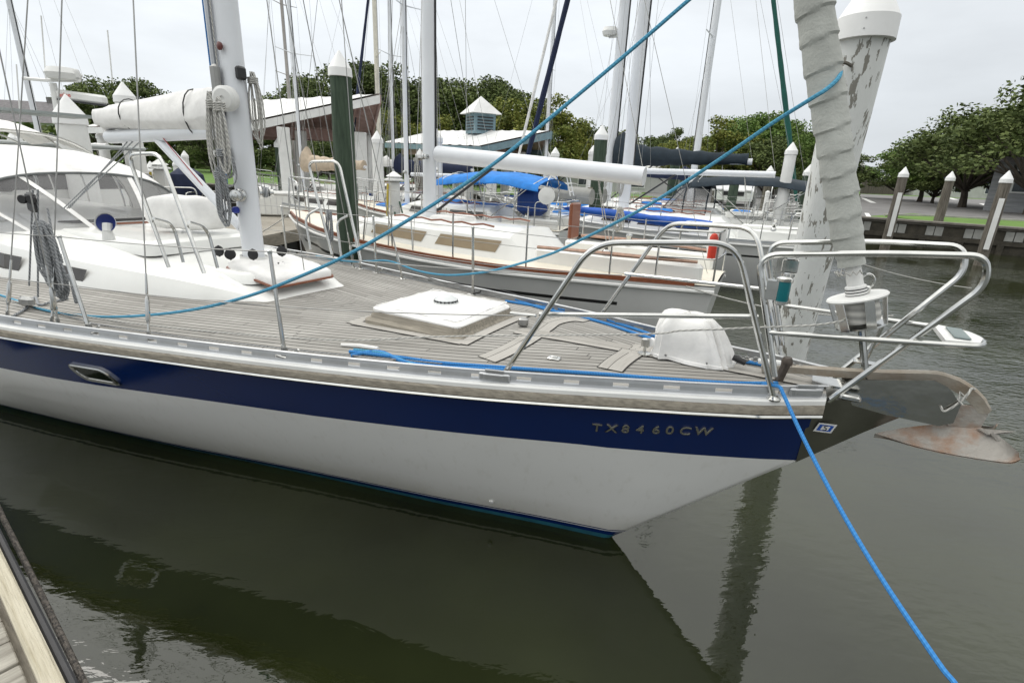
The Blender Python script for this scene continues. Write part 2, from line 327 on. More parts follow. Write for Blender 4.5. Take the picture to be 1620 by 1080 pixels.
# ================================================================ SETTING
rnd = random.Random(5)
def shape_sheet(name, pts, z, m, lab=None):
    o = MB().poly([V(x, y, z) for x, y in pts]).build(name, m, smooth=False, loc=(0, 0, 0)); o['kind'] = 'structure'
    if lab: o['label'] = lab
    return o
def watermat():
    m = bpy.data.materials.new('harbour_water'); m.use_nodes = True; t = m.node_tree; b = t.nodes['Principled BSDF']; l = t.links.new
    b.inputs['Roughness'].default_value = 0.02; b.inputs['IOR'].default_value = 1.56
    tc = N(t, 'ShaderNodeTexCoord'); g = N(t, 'ShaderNodeNewGeometry')
    nz = N(t, 'ShaderNodeTexNoise', ins={'Scale': 0.7, 'Detail': 4.0}); l(g.outputs['Position'], nz.inputs['Vector'])
    rp = N(t, 'ShaderNodeValToRGB'); rp.color_ramp.elements[0].color = (0.0115, 0.0145, 0.0040, 1); rp.color_ramp.elements[1].color = (0.021, 0.026, 0.008, 1)
    rp.color_ramp.elements[0].position = 0.35; rp.color_ramp.elements[1].position = 0.65; l(nz.outputs[0], rp.inputs[0]); l(rp.outputs[0], b.inputs['Base Color'])
    # wavelets: nearly calm close to the berth, ruffled in patches further out
    mp = N(t, 'ShaderNodeMapping'); mp.inputs['Rotation'].default_value = (0, 0, R(30)); mp.inputs['Scale'].default_value = (1, 2.2, 1); l(g.outputs['Position'], mp.inputs[0])
    w1 = N(t, 'ShaderNodeTexNoise', ins={'Scale': 2.6, 'Detail': 3.0, 'Roughness': 0.5, 'Distortion': 0.6}); l(mp.outputs[0], w1.inputs['Vector'])
    w2 = N(t, 'ShaderNodeTexNoise', ins={'Scale': 9.0, 'Detail': 3.0, 'Roughness': 0.5, 'Distortion': 0.4}); l(mp.outputs[0], w2.inputs['Vector'])
    pz = N(t, 'ShaderNodeTexNoise', ins={'Scale': 0.35, 'Detail': 2.0}); l(g.outputs['Position'], pz.inputs['Vector'])
    sp = N(t, 'ShaderNodeSeparateXYZ'); l(g.outputs['Position'], sp.inputs[0])
    far = N(t, 'ShaderNodeMapRange', ins={1: 3.0, 2: 11.0, 3: 0.03, 4: 0.45}); l(M2(t, 'ADD', sp.outputs[0], M2(t, 'MULTIPLY', sp.outputs[1], 0.8)), far.inputs[0])
    pm = N(t, 'ShaderNodeMapRange', ins={1: 0.42, 2: 0.62, 3: 0.35, 4: 1.3}); l(pz.outputs[0], pm.inputs[0])
    amp = M2(t, 'MULTIPLY', far.outputs[0], pm.outputs[0])
    h = M2(t, 'ADD', M2(t, 'MULTIPLY', w1.outputs[0], M2(t, 'ADD', M2(t, 'MULTIPLY', amp, 0.5), 0.035)), M2(t, 'MULTIPLY', w2.outputs[0], M2(t, 'MULTIPLY', amp, 0.45)))
    bp = N(t, 'ShaderNodeBump', ins={'Strength': 1.0, 'Distance': 0.055}); l(h, bp.inputs['Height']); l(bp.outputs[0], b.inputs['Normal'])
    return m
WATER = watermat()
shape_sheet('water', [(-400, -300), (400, -300), (400, 60), (-400, 60)], 0.0, WATER)
def grassmat():
    m = mat('lawn_grass', (0.12, 0.22, 0.03), 0.95, scale=1.2, col2=(0.07, 0.14, 0.022), lo=0.3, hi=0.7, bump=0.8, bscale=30); return m
GRASS = grassmat()
SHORE = [(60, -3.5), (14.9, 23.4), (5.0, 29.3), (-4, 29.6), (-11.6, 26.0), (-60, 40.0)]
g = shape_sheet('ground', [(900, -3.5)]+SHORE+[(-1500, 60), (-3000, 4000), (4000, 4000), (4000, -3.5)], 1.0, GRASS)
ASPH = mat('asphalt', (0.165, 0.16, 0.157), 0.9, var=0.25, scale=0.9, bump=0.4, bscale=30)
shape_sheet('parking_lot', [(60, 0.2), (30, 15.2), (24.2, 19.4), (22, 26), (21.4, 29.5), (15.2, 24.2), (10, 28.5), (9, 39), (15, 60), (30, 80), (200, 80), (200, 0.2)], 1.004, ASPH)
gp = MB(); GP = [(16.9, 22.8), (80, -13.0), (80, 3.5), (24.8, 25.4), (19.9, 26.4), (17.2, 25.4)]
gp.poly([V(x, y, 1.05) for x, y in GP], 0.05); gp.build('grass_verge', GRASS, smooth=False, loc=(0, 0, 0))['kind'] = 'structure'
kb = MB()
for i in range(2, 5):
    a = V(*GP[i], 1.06); b = V(*GP[(i+1) % 6], 1.06); d = b-a; kb.box((a+b)/2, (d.length, 0.16, 0.12), math.atan2(d.y, d.x))
kb.build('kerb', CONC, smooth=False, loc=(0, 0, 0))['kind'] = 'structure'
LINE = mat('white_road_paint', (0.7, 0.7, 0.68), 0.8, var=0.2)
pl = MB()
for (px, py, qx, qy) in ((1362, 312, 1382, 321), (1371, 337, 1376, 345), (1553, 322, 1568, 328), (1590, 322, 1620, 331), (1502, 313, 1512, 316), (1440, 305, 1450, 308), (1325, 318, 1338, 324), (1245, 309, 1262, 316)):
    a = W(px, py, 1.008); b = W(qx, qy, 1.008); d = (b-a).normalized(); n = V(-d.y, d.x, 0)*0.07*max(1, a.length/24); pl.add([a-n, b-n, b+n, a+n], [[0, 1, 2, 3]])
pl.build('parking_lines', LINE, smooth=False, loc=(0, 0, 0))['kind'] = 'structure'
# ---- timber bulkhead on the right
BD = V(0.857, -0.515, 0); BA = V(14.9, 23.4, 0)
BLK = mat('bulkhead_panels', (0.30, 0.30, 0.28), 0.85, var=0.3, scale=3); BDK = mat('wet_bulkhead_timber', (0.055, 0.048, 0.035), 0.85, var=0.5, scale=4, bump=0.4)
BWD = mat('grey_bulkhead_timber', (0.17, 0.155, 0.135), 0.9, var=0.4, scale=4, bump=0.5)
def wallpts(a, b, name, label):
    d = (b-a); L_ = d.length; ang = math.atan2(d.y, d.x); u = d.normalized(); n = V(u.y, -u.x, 0); t = thing(name, label, 'bulkhead', a, ang)
    MB().box((L_/2, 0.1, 0.2), (L_, 0.3, 1.56)).build('wall', BDK, t, smooth=False)
    c = MB(); c.box((L_/2, -0.02, 1.03), (L_, 0.42, 0.10), bev=0.02); c.box((L_/2, -0.09, 0.95), (L_, 0.08, 0.08)); c.build('cap_beam', BWD, t)
    wl = MB(); wl.box((L_/2, -0.10, 0.42), (L_, 0.1, 0.16)); wl.build('wale', BDK, t, smooth=False)
    k = 0; x = 0.15; pm_ = None; po = None
    while x < L_-0.6 and k < 160:
        if k % 2 == 0:
            if pm_ is None:
                pn = MB()
                for q in (0, 0.29): pn.box((q-0.15, 0, 0), (0.26, 0.05, 0.36))
                pm_ = pn.build('light_panel', BLK, t, smooth=False)
            else: pm_ = pm_.copy(); COL.objects.link(pm_)
            pm_.location = (x+.29, -.075, .70)
        x += 0.62; k += 1
    x = 0.1; k = 0
    while x < L_ and k < 95:
        if po is None: po = MB().tube([(0, 0, -0.6), (0, 0, 0.36)], 0.11, 8).build('fender_post', BDK, t)
        else: po = po.copy(); COL.objects.link(po)
        po.location = (x, -.17, 0); x += 1.24; k += 1
    return t
wallpts(V(5.0, 29.3, 0), V(58, -2.55, 0), 'bulkhead', 'grey timber bulkhead with alternating light panels below the car park')
wallpts(V(-60, 40, 0), V(-11.6, 26.0, 0), 'bulkhead', 'dark timber bulkhead below the lawn behind the left docks')
wallpts(V(-11.6, 26.0, 0), V(5.0, 29.3, 0), 'bulkhead', 'middle timber bulkhead below the lawn behind the pavilions')
# ---- plank fence beyond the car park
FW = mat('fence_boards', (0.13, 0.11, 0.09), 0.95, scale=1.2, col2=(0.07, 0.06, 0.05), lo=0.35, hi=0.65, stretch=(6, 1, 0.3))
fr = random.Random(3)
def fence(a, b, h, m, label, bw=0.16):
    d = b-a; L_ = d.length; t = thing('plank_fence', label, 'fence', a, math.atan2(d.y, d.x)); bd = MB(); x = 0
    while x < L_: bd.box((x+bw/2, fr.uniform(-.015, .015), h/2+fr.uniform(-.02, .02)), (bw-0.02, 0.025, h)); x += bw
    bd.build('boards', m, t, smooth=False); rl = MB(); rl.box((L_/2, 0.06, h*0.25), (L_, 0.06, 0.1)); rl.box((L_/2, 0.06, h*0.8), (L_, 0.06, 0.1)); rl.build('rails', m, t, smooth=False)
FA = W(1360, 306.5, 1.0); FB = W(1545, 311.5, 1.0)
fence(FA, FB, 2.0, FW, 'weathered grey board fence along the far side of the car park', 0.3)
TANF = mat('new_fence_boards', (0.42, 0.22, 0.13), 0.9, var=0.25, scale=2)
fence(FB+V(1, -4, 0), FB+V(9, -9, 0), 2.0, TANF, 'short tan board fence beside the big tree', 0.3)
# ---- houses far away
ROOFG = mat('grey_shingles', (0.17, 0.16, 0.165), 0.9, var=0.3, scale=2); WALLW = mat('pale_siding', (0.5, 0.5, 0.48), 0.8, var=0.15, scale=1); GLASS = mat('window_glass', (0.05, 0.06, 0.07), 0.08, var=0.3)
def house(px, py, y, w_, d_, h_, rh, label, rm, wm, rz=0, chim=0):
    c = G(px, py, y); t = thing('house', label, 'house', (c.x, c.y, 1.0), rz)
    MB().box((0, 0, h_/2), (w_, d_, h_)).build('wall', wm, t, smooth=False)
    r = MB(); e = 0.5; r.add([(-w_/2-e, -d_/2-e, h_), (w_/2+e, -d_/2-e, h_), (w_/2+e, d_/2+e, h_), (-w_/2-e, d_/2+e, h_), (-w_/2+d_*.3, 0, h_+rh), (w_/2-d_*.3, 0, h_+rh)], [[0, 1, 5, 4], [1, 2, 5], [2, 3, 4, 5], [3, 0, 4], [3, 2, 1, 0]]); ro = r.build('roof', rm, t, smooth=False)
    for k in range(chim): MB().box((-w_/4+k*w_/2, 0, h_+rh*0.9), (0.8, 0.8, 2.2)).build('chimney', rm, ro, smooth=False)
    n = max(2, int(w_/4))
    for k in range(n):
        f = MB().box((-w_/2+w_*(k+.5)/n, -d_/2-0.02, h_*0.62), (1.3, 0.08, 1.5)).build('window', WPAINT, t, smooth=False); MB().box((-w_/2+w_*(k+.5)/n, -d_/2-0.05, h_*0.62), (1.1, 0.06, 1.3)).build('pane', GLASS, f, smooth=False)
house(40, 225, 95, 22, 12, 5.2, 3.6, 'large grey roofed house behind the leftmost masts', ROOFG, WALLW, 0.1, 2)
house(98, 225, 100, 12, 10, 3.8, 3.6, 'smaller grey roofed house with white gable beside the radar pile', ROOFG, WPAINT, 0.3)
house(150, 225, 105, 12, 10, 4.5, 3.5, 'grey house showing between the white piles on the left', ROOFG, WALLW, 0.1, 1)
BRNR = mat('brown_shingles', (0.17, 0.125, 0.10), 0.9, var=0.2, scale=2); BLUER = mat('blue_metal_roof', (0.02, 0.06, 0.22), 0.5, var=0.15)
house(1205, 275, 62, 9, 7, 2.3, 1.9, 'low brown roofed house behind the far masts', BRNR, WALLW, -0.2)
house(1035, 290, 48, 17, 6, 1.7, 0.5, 'long low pale building behind the dark sail covers', WALLW, WALLW, 0)
house(1490, 300, 90, 13, 8, 2.3, 1.9, 'blue roofed building beyond the board fence', BLUER, WALLW, -0.1)
house(1400, 300, 110, 20, 8, 2.0, 1.3, 'pale roofed building far beyond the board fence', WALLW, WALLW, -0.1)
house(1700, 290, 38, 7, 9, 3.2, 2.2, 'grey sided house at the right edge of the picture', ROOFG, mat('grey_siding', (0.30, 0.31, 0.32), 0.8, stretch=(1, 1, 9), var=0.3, scale=1), -0.9)
# ---- trees
def leafmat(name, a, b, c):
    m = bpy.data.materials.new(name); m.use_nodes = True; t = m.node_tree; bs = t.nodes['Principled BSDF']; l = t.links.new
    bs.inputs['Roughness'].default_value = 0.75; bs.inputs['Specular IOR Level'].default_value = 0.2
    g = N(t, 'ShaderNodeNewGeometry'); tc = N(t, 'ShaderNodeTexCoord')
    nz = N(t, 'ShaderNodeTexNoise', ins={'Scale': 0.55, 'Detail': 3.0}); l(tc.outputs['Object'], nz.inputs['Vector'])
    k = M2(t, 'ADD', M2(t, 'MULTIPLY', g.outputs['Random Per Island'], 0.4), M2(t, 'MULTIPLY', nz.outputs[0], 0.9))
    rp = N(t, 'ShaderNodeValToRGB'); e = rp.color_ramp.elements; e[0].position = 0.3; e[0].color = (*a, 1); e[1].position = 0.85; e[1].color = (*c, 1); q = e.new(0.6); q.color = (*b, 1)
    l(k, rp.inputs[0]); l(rp.outputs[0], bs.inputs['Base Color']); return m
LF1 = leafmat('dark_oak_leaves', (0.038, 0.056, 0.019), (0.088, 0.118, 0.038), (0.15, 0.185, 0.062))
LF2 = leafmat('olive_leaves', (0.058, 0.082, 0.018), (0.145, 0.175, 0.038), (0.25, 0.25, 0.06))
LF3 = leafmat('mid_green_leaves', (0.052, 0.09, 0.022), (0.11, 0.18, 0.044), (0.19, 0.27, 0.07))
BARK = mat('bark', (0.085, 0.07, 0.055), 0.95, var=0.5, scale=5, stretch=(3, 3, .5), bump=0.6)
def make_tree(seed, h, wd, trunk, clumps, leaves, ls, m, flatness=0.45, open_=0.0):
    """returns (trunk mesh builder, crown mesh builder) for a tree of height h"""
    r = random.Random(seed); tr = MB(); cr = MB(); ends = []
    lean = V(r.uniform(-.05, .05), r.uniform(-.05, .05), 1)
    tp = [V(0, 0, -0.3)+lean*(trunk+0.3)*i/4 + V(r.uniform(-.08, .08), r.uniform(-.08, .08), 0)*(i/4) for i in range(5)]
    tr.tube(tp, [h*0.034, h*0.028, h*0.024, h*0.022, h*0.019], 7)
    for i in range(clumps):
        an = r.uniform(0, 2*math.pi); rad = wd/2*math.sqrt(r.random())*0.86; zz = trunk + (h-trunk)*(0.14 + 0.80*r.random()*(1-0.55*(rad/(wd/2))**2))
        c = V(math.cos(an)*rad, math.sin(an)*rad, zz); ends.append(c); mid = tp[-1].lerp(c, 0.5)+V(0, 0, -0.1*h*r.random())
        if i % 2 == 0: tr.tube([tp[3 if zz < h*.7 else 4], mid, c], [h*0.012, h*0.008, h*0.003], 5)
    for c in ends:
        s = V(wd*r.uniform(.10, .20), wd*r.uniform(.10, .20), (h-trunk)*r.uniform(.07, .14))
        for k in range(leaves):
            d = V(r.gauss(0, 1), r.gauss(0, 1), r.gauss(0, 1)).normalized()*(r.random()**0.45)
            p = c+V(d.x*s.x, d.y*s.y, d.z*s.z); a = V(r.gauss(0, 1), r.gauss(0, 1), r.gauss(0, .6)).normalized(); b = a.orthogonal().normalized(); b = Matrix.Rotation(r.uniform(0, 6.28), 3, a) @ b
            q = ls*r.uniform(.6, 1.4); cr.add([p-a*q, p+b*q*.6, p+a*q*.9, p-b*q*.55+a*q*.1], [[0, 1, 2, 3]])
    return tr, cr
TP = []
for sd_, h, wd, tk, cl, lv, ls, m in ((1, 10, 11, 2.2, 56, 300, 0.15, LF1), (2, 9, 8, 1.5, 46, 280, 0.135, LF2), (3, 9.5, 9, 2.0, 50, 280, 0.14, LF3), (4, 8, 9, 1.2, 46, 260, 0.15, LF1), (5, 8, 7, 1.0, 44, 280, 0.135, LF2), (6, 10, 7, 3.4, 30, 260, 0.13, LF1)):
    tr, cr = make_tree(sd_, h, wd, tk, cl, lv, ls, m); TP.append((tr, cr, m, h))
TM = [None]*len(TP)
def tree(k, px, ybase, top, label, group, wscale=1.0, pxw=None, y=55):
    """tree type k with its trunk at pixel column px, at distance y, its top at pixel row top"""
    b = G(px, ybase, y); tz = G(px, top, y).z; tr, cr, m, h = TP[k]; s = (tz-1.0)/h
    t = thing('tree', label, 'tree', (b.x, b.y, 1.0), rnd.uniform(0, 6.28), group)
    t.scale = (s*wscale, s*wscale, s)
    if TM[k] is None:
        a = tr.build('trunk', BARK, t); c = cr.build('crown', m, t, smooth=False); TM[k] = (a.data, c.data)
    else:
        for nm, d in zip(('trunk', 'crown'), TM[k]):
            o = bpy.data.objects.new(nm, d); COL.objects.link(o); o.parent = t
GT = 'trees along the far shore'
TL = [  # type, px, top, distance, width scale, label
 (3, 445, 190, 46, 1.1, 'dark bushy tree behind the red brown pavilion at its left'), (0, 505, 120, 52, 1.0, 'tall dark oak rising behind the green capped pile'),
 (0, 560, 88, 56, 1.0, 'tallest dark oak between the green pile and the thin cream mast'), (5, 608, 92, 58, 1.0, 'high open oak just right of the thin cream mast'),
 (1, 625, 165, 44, 1.0, 'yellow green tree left of the big white mast'), (0, 650, 108, 60, 1.0, 'dark oak crown just left of the big white mast'),
 (5, 705, 116, 58, 1.1, 'open topped oak right of the big white mast'), (4, 700, 180, 44, 1.1, 'light green bushy tree behind the small white mast'),
 (0, 745, 112, 60, 1.0, 'dark oak above the louvred cupola'), (5, 792, 116, 60, 1.1, 'gappy oak crown right of the louvred cupola'),
 (1, 815, 146, 46, 1.2, 'bright olive tree right behind the blue trimmed pavilion roof'), (4, 868, 150, 47, 1.1, 'olive tree behind the navy furled sail'),
 (3, 840, 205, 42, 1.2, 'low dark tree under the tip of the blue trimmed roof'), (1, 905, 178, 50, 1.0, 'olive tree where the tree line drops left of the twin masts'),
 (3, 940, 200, 52, 1.0, 'dark low tree behind the far green pile'), (4, 985, 205, 52, 1.2, 'low olive tree seen between the twin masts'),
 (3, 1030, 214, 56, 1.2, 'lowest dark tree in the gap right of the twin masts'), (5, 1062, 196, 62, 0.9, 'small dark oak standing in the gap of the tree line'),
 (1, 1085, 205, 46, 1.1, 'olive tree left of the slanted grey mast'), (4, 1130, 184, 47, 1.2, 'olive tree behind the slanted grey mast'),
 (2, 1180, 166, 50, 1.1, 'fresh green tree left of the green furled sail'), (2, 1228, 172, 50, 0.9, 'fresh green tree right of the green furled sail'),
 (3, 1215, 215, 45, 1.2, 'low dark tree above the brown roofed house'), (3, 1268, 205, 52, 1.1, 'dark tree just left of the white piling'),
 (3, 1310, 215, 60, 1.1, 'dark tree hidden behind the wrapped furled sail'), (2, 1372, 258, 95, 1.0, 'small green tree alone over the board fence'),
 (3, 580, 205, 40, 1.3, 'dark tree filling under the red brown pavilion'), (3, 520, 215, 42, 1.2, 'dark shrubby tree behind the pavilion posts'), (3, 760, 215, 42, 1.3, 'low dark tree behind the white boom'), (3, 655, 215, 42, 1.2, 'low dark tree behind the blue bimini'),
 (0, 205, 112, 50, 1.0, 'round topped dark pine above the white furled boom'), (5, 160, 125, 50, 1.0, 'spreading dark pine beside the open array radar'),
 (3, 285, 195, 50, 1.0, 'dark palm like tree below the white boom'), (3, 335, 185, 48, 1.0, 'dark tree left of the near mast'), (3, 240, 200, 60, 1.0, 'low dark tree behind the steel mast hoop'), (3, 395, 190, 46, 1.0, 'dark tree just right of the near mast'), (3, 150, 215, 60, 1.2, 'low dark tree behind the leaning white piles')]
for k, px, top, y, ws, lb in TL: tree(k, px, 270, top, lb, GT, ws, y=y)
GR = 'big trees beyond the car park'
for k, px, top, y, ws, lb in ((0, 1530, 150, 42, 1.25, 'wide dark oak standing over the board fence at right'), (2, 1460, 200, 52, 1.25, 'lighter green tree left of the wide dark oak'), (3, 1425, 232, 58, 1.2, 'low dark tree at the left end of the right hand trees'), (0, 1640, 100, 34, 1.2, 'tallest dark oak cut by the right edge of the picture'), (3, 1590, 175, 44, 1.3, 'dark tree between the two big oaks'), (3, 1480, 232, 50, 1.1, 'dark tree under the lighter green tree')):
    tree(k, px, 300, top, lb, GR, ws, y=y)
hd = MB(); hr = random.Random(9)
for i in range(5200):
    f = i/5200; p = G(-60+1420*f, 285, 60+hr.uniform(-3, 3)); p.z = 1.0+hr.random()**1.3*3.6*(0.5 if 1290 < -60+1420*f else 1); p += V(hr.uniform(-.5, .5), 0, 0)
    a = V(hr.gauss(0, 1), hr.gauss(0, 1), hr.gauss(0, 1)).normalized(); b = a.orthogonal().normalized(); q = hr.uniform(.25, .6); hd.add([p-a*q, p+b*q*.7, p+a*q, p-b*q*.7], [[0, 1, 2, 3]])
tag(hd.build('undergrowth', LF1, smooth=False, loc=(0, 60, 1)), 'dark undergrowth along the foot of the far tree line', 'shrubs', kind='stuff')
# ================================================================ THE NEAR BLUE AND WHITE SLOOP
S0 = W(965, 848, 0); TH = R(-28.5)
BOAT = thing('sailing_yacht', 'large near sloop with grey teak deck, white hull and navy blue topside band', 'sailboat', S0, TH)
BI = BOAT.matrix_basis.inverted(); BM = BOAT.matrix_basis.copy()
def Z(px, py, z): return BI @ W(px, py, z)                # on a level plane
def P(px, py, t):                                         # on the fore-and-aft plane at lateral offset t
    o = BI @ CP; d = BI.to_3x3() @ ray(px, py); return o + d*((t-o.y)/d.y)
def Q(px, py, s):                                         # on the athwartships plane at station s
    o = BI @ CP; d = BI.to_3x3() @ ray(px, py); return o + d*((s-o.x)/d.x)
ZD = [(-13, 1.19), (-9, 1.14), (-6, 1.16), (-4.4, 1.20), (-3.2, 1.22), (-1.9, 1.255), (-0.6, 1.31), (0.44, 1.355), (1.1, 1.38)]
BD_ = [(-13,1.4),(-11,1.8),(-9,2.02),(-7.3,2.03),(-6,1.95),(-4,1.69),(-3.4,1.555),(-2.9,1.435),(-2.4,1.32),(-1.72,1.16),(-1.12,1.01),(-.55,.85),(.02,.64),(.45,.475),(.81,.32),(1.0,.20),(1.06,.17)]
WL = [(0, 0.015), (0.5, 0.13), (1.19, 0.31), (2.29, 0.56), (3.5, 0.86), (4.6, 1.10), (5.8, 1.33), (7.5, 1.55), (9, 1.62), (11, 1.4), (13, 0.9)]
def sm(tab, x): return (interp(tab, x-0.35)+2*interp(tab, x)+interp(tab, x+0.35))/4 if x < 0.4 else interp(tab, x)
def zd(s): return sm(ZD, s)
def bd(s, side=-1): return sm(BD_, s) - (0.13*min(1, max(0, (1.06-s)/.5)) if side > 0 else 0)
def stripe(s): return interp([(-13, .64), (-5, .70), (-3.0, .78), (-1.74, .83), (-0.16, .92), (1.0, .935)], s)
BT = mat('boot_white', (0.7, 0.7, 0.7), 0.2, var=0.05)
rows = []   # (level function, colour of the band above it)
K = [(-0.5, None), (-0.12, None), (0.045, None), (0.085, None), (0.10, None), (0.115, None)]
def hull_pt(lev, f, side):
    """lev: function s->z, f 0..1 aft from the stem"""
    d = 13.2*f**1.35; z0 = lev(1.0 if lev(1) > .9 else lev(1)); s0 = min(1.06*max(z0, -0.6), 1.0) if z0 > -0.3 else -0.55
    s = s0-d; z = lev(s); x = max(0, z)/zd(s); db = interp([(0, .0), (1, 1)], 1)
    b = bd(s, side); dw = max(0.0, -s); wl = interp(WL, dw) if s < 0 else 0.0
    if s >= 0:
        # above the waterline overhang: breadth grows linearly from the raked stem line
        zs = s/1.06; k = max(0.0, min(1.0, (z-zs)/(zd(s)-zs))) if zd(s) > zs else 1; t = 0.012 + (b-0.012)*k**0.92
    else:
        p = interp([(0, 0.95), (3, 0.75), (6, 0.55), (13, 0.5)], -s); t = wl+(b-wl)*x**p
        if z < 0: t = wl*max(0.02, 1+z*1.1)
    return Vector((s, side*t, z))
lv = [lambda s: -0.5, lambda s: -0.12, lambda s: 0.035, lambda s: 0.07+0.012, lambda s: 0.092, lambda s: 0.104,
      lambda s: 0.25, lambda s: 0.4, lambda s: stripe(s)-.28, lambda s: stripe(s)-.14, lambda s: stripe(s), lambda s: stripe(s)+(zd(s)-0.098-stripe(s))*.5, lambda s: zd(s)-0.098, lambda s: zd(s)-0.004]
HM = [TEALP, TEALP, NAVY, BT, NAVY, HWHITE, HWHITE, HWHITE, HWHITE, HWHITE, NAVY, NAVY, HWHITE]
NF = 70
hb = MB()
for side in (-1, 1):
    Pg = [[hull_pt(l, i/NF, side) for i in range(NF+1)] for l in lv]
    hb.grid(Pg, mifn=lambda i, j: [TEALP, NAVY, BT, HWHITE].index(HM[i]))
# close the raked front above the stem and the transom
for i in range(len(lv)-1):
    for f in (0, 1):
        a, b_, c, d = hull_pt(lv[i], f, -1), hull_pt(lv[i], f, 1), hull_pt(lv[i+1], f, 1), hull_pt(lv[i+1], f, -1); hb.add([a, b_, c, d], [[0, 1, 2, 3]], [TEALP, NAVY, BT, HWHITE].index(HM[i]))
hb.build('hull', [TEALP, NAVY, BT, HWHITE], BOAT, weld=True, auto=50)
# deck
DECK = planks('teak_deck_planks', 0.052, (0.43, 0.415, 0.385), (0.19, 0.18, 0.162), seamw=0.17, butt=1.9)
def cam_z(s, t): b = max(0.1, bd(s)); return zd(s) + 0.045*(1-(min(1, abs(t)/b))**2)*min(1, b/0.8)
dk = MB(); Pg = []; U = []
ns = 90
for i in range(ns+1):
    s = 1.04-13.9*(i/ns)**1.25; r_ = []; u_ = []
    for j in range(13):
        q = (j/6-1); b = bd(s, q)-0.012; r_.append(V(s, q*b, cam_z(s, q*b))); u_.append((bd(s, q)*(1-abs(q)), s+20))
    Pg.append(r_); U.append(u_)
dk.grid(Pg, uv=U).build('deck', DECK, BOAT)
# king plank and margin boards, each a thin board lying on the deck
MARG = planks('teak_margin_boards', 0.09, (0.46, 0.44, 0.405), (0.27, 0.255, 0.23), seamw=0.05, butt=1.1)
def board(pts, wd_, lift, name='margin_board', m=None):
    b = MB(); Lr = []; Ur = []; ln = 0; pts = [Vector(p) for p in pts]
    for i, p in enumerate(pts):
        a = pts[max(0, i-1)]; c = pts[min(len(pts)-1, i+1)]; d = (c-a); d.z = 0; d.normalize(); n = V(-d.y, d.x, 0)*wd_/2
        if i: ln += (p-pts[i-1]).length
        Lr.append([V(q.x, q.y, cam_z(q.x, q.y)+lift) for q in (p-n, p-n*.5, p, p+n*.5, p+n)]); Ur.append([(wd_*k/4+.01, ln) for k in range(5)])
    b.grid(Lr, uv=Ur).build(name, m or MARG, BOAT)
SEAM = mat('black_caulking', (0.02, 0.018, 0.016), 0.8)
kp = [V(1.0-0.12*i, 0.0, 0) for i in range(16)]
board(kp, 0.155, 0.003, 'caulk_line', SEAM); board(kp, 0.14, 0.006, 'king_plank')
def arcpts(a, b, c, k=10): a, b, c = map(Vector, (a, b, c)); return [a*(1-t)**2+b*2*t*(1-t)+c*t*t for t in [i/k for i in range(k+1)]]
for pts in (arcpts(Z(965, 580, 1.38), Z(985, 557, 1.4), Z(1022, 542, 1.4)), arcpts(Z(770, 562, 1.36), Z(830, 540, 1.38), Z(870, 505, 1.38)), arcpts(Z(870, 505, 1.38), Z(900, 492, 1.38), Z(930, 500, 1.38))):
    board(pts, 0.155, 0.003, 'caulk_line', SEAM); board(pts, 0.14, 0.006)
# sheer mouldings swept along both edges
def sweep(prof, name, m, s0=1.04, s1=-12.6, n=80, sides=(-1, 1)):
    for sd_ in sides:
        b = MB(); Pg = []; U = []
        for i in range(n+1):
            s = s0+(s1-s0)*(i/n)**1.2; Pg.append([V(s, sd_*(bd(s, sd_)+o), zd(s)+z) for o, z in prof]); U.append([(k*0.02, s) for k in range(len(prof))])
        b.grid(Pg, uv=U, closed=True).build(name, m, BOAT, auto=30)
sweep([(-0.03, 0.002), (0.012, 0.005), (0.020, -0.003), (0.020, -0.024), (-0.03, -0.024)], 'covering_board', WPAINT)
sweep([(0.0, -0.024), (0.026, -0.026), (0.032, -0.036), (0.032, -0.070), (0.0, -0.076)], 'rubbing_strake', GTEAK)
sweep([(0.0, -0.078), (0.028, -0.076), (0.034, -0.086), (0.026, -0.095), (0.0, -0.095)], 'rub_strip', STEEL)
# perforated toe rail with real slots
def toe(side):
    b = MB(); t0, h = 0.004, 0.068; s = 1.02; step = 0.03; k = 0; per = 0.235; slot = 0.075
    def col(s): bb = bd(s, side)-0.018; return [V(s, side*(bb+o), zd(s)+z) for o, z in ((0.006, 0.004), (0.002, 0.022), (0.0, 0.044), (-0.004, h))]
    x = 1.02; cuts = [x]
    while x > -11.5:
        x -= per-slot; cuts.append(x); x -= slot; cuts.append(x)
    for i in range(len(cuts)-1):
        a, c = cuts[i], cuts[i+1]; hole = i % 2 == 1; A, C = col(a), col(c)
        for q in (0, 1, 2):
            if hole and q == 1: continue
            n = V(0, -side*t0, 0); p = [A[q], C[q], C[q+1], A[q+1]]; r_ = [v+n for v in p]
            b.add(p+r_, [[0, 1, 2, 3], [7, 6, 5, 4], [0, 4, 5, 1], [3, 2, 6, 7], [0, 3, 7, 4], [1, 5, 6, 2]])
    return b.build('toe_rail', ALU, BOAT, smooth=False, label='perforated aluminium toe rail')
for sd_ in (-1, 1):
    toe(sd_); sweep([(-0.034, 0.066), (-0.020, 0.072), (-0.012, 0.066), (-0.022, 0.060)], 'toe_rail_cap', ALU, sides=(sd_,))
    sweep([(-0.07, 0.003), (-0.07, 0.008), (-0.012, 0.010), (-0.005, 0.003)], 'toe_rail_foot', ALU, sides=(sd_,))
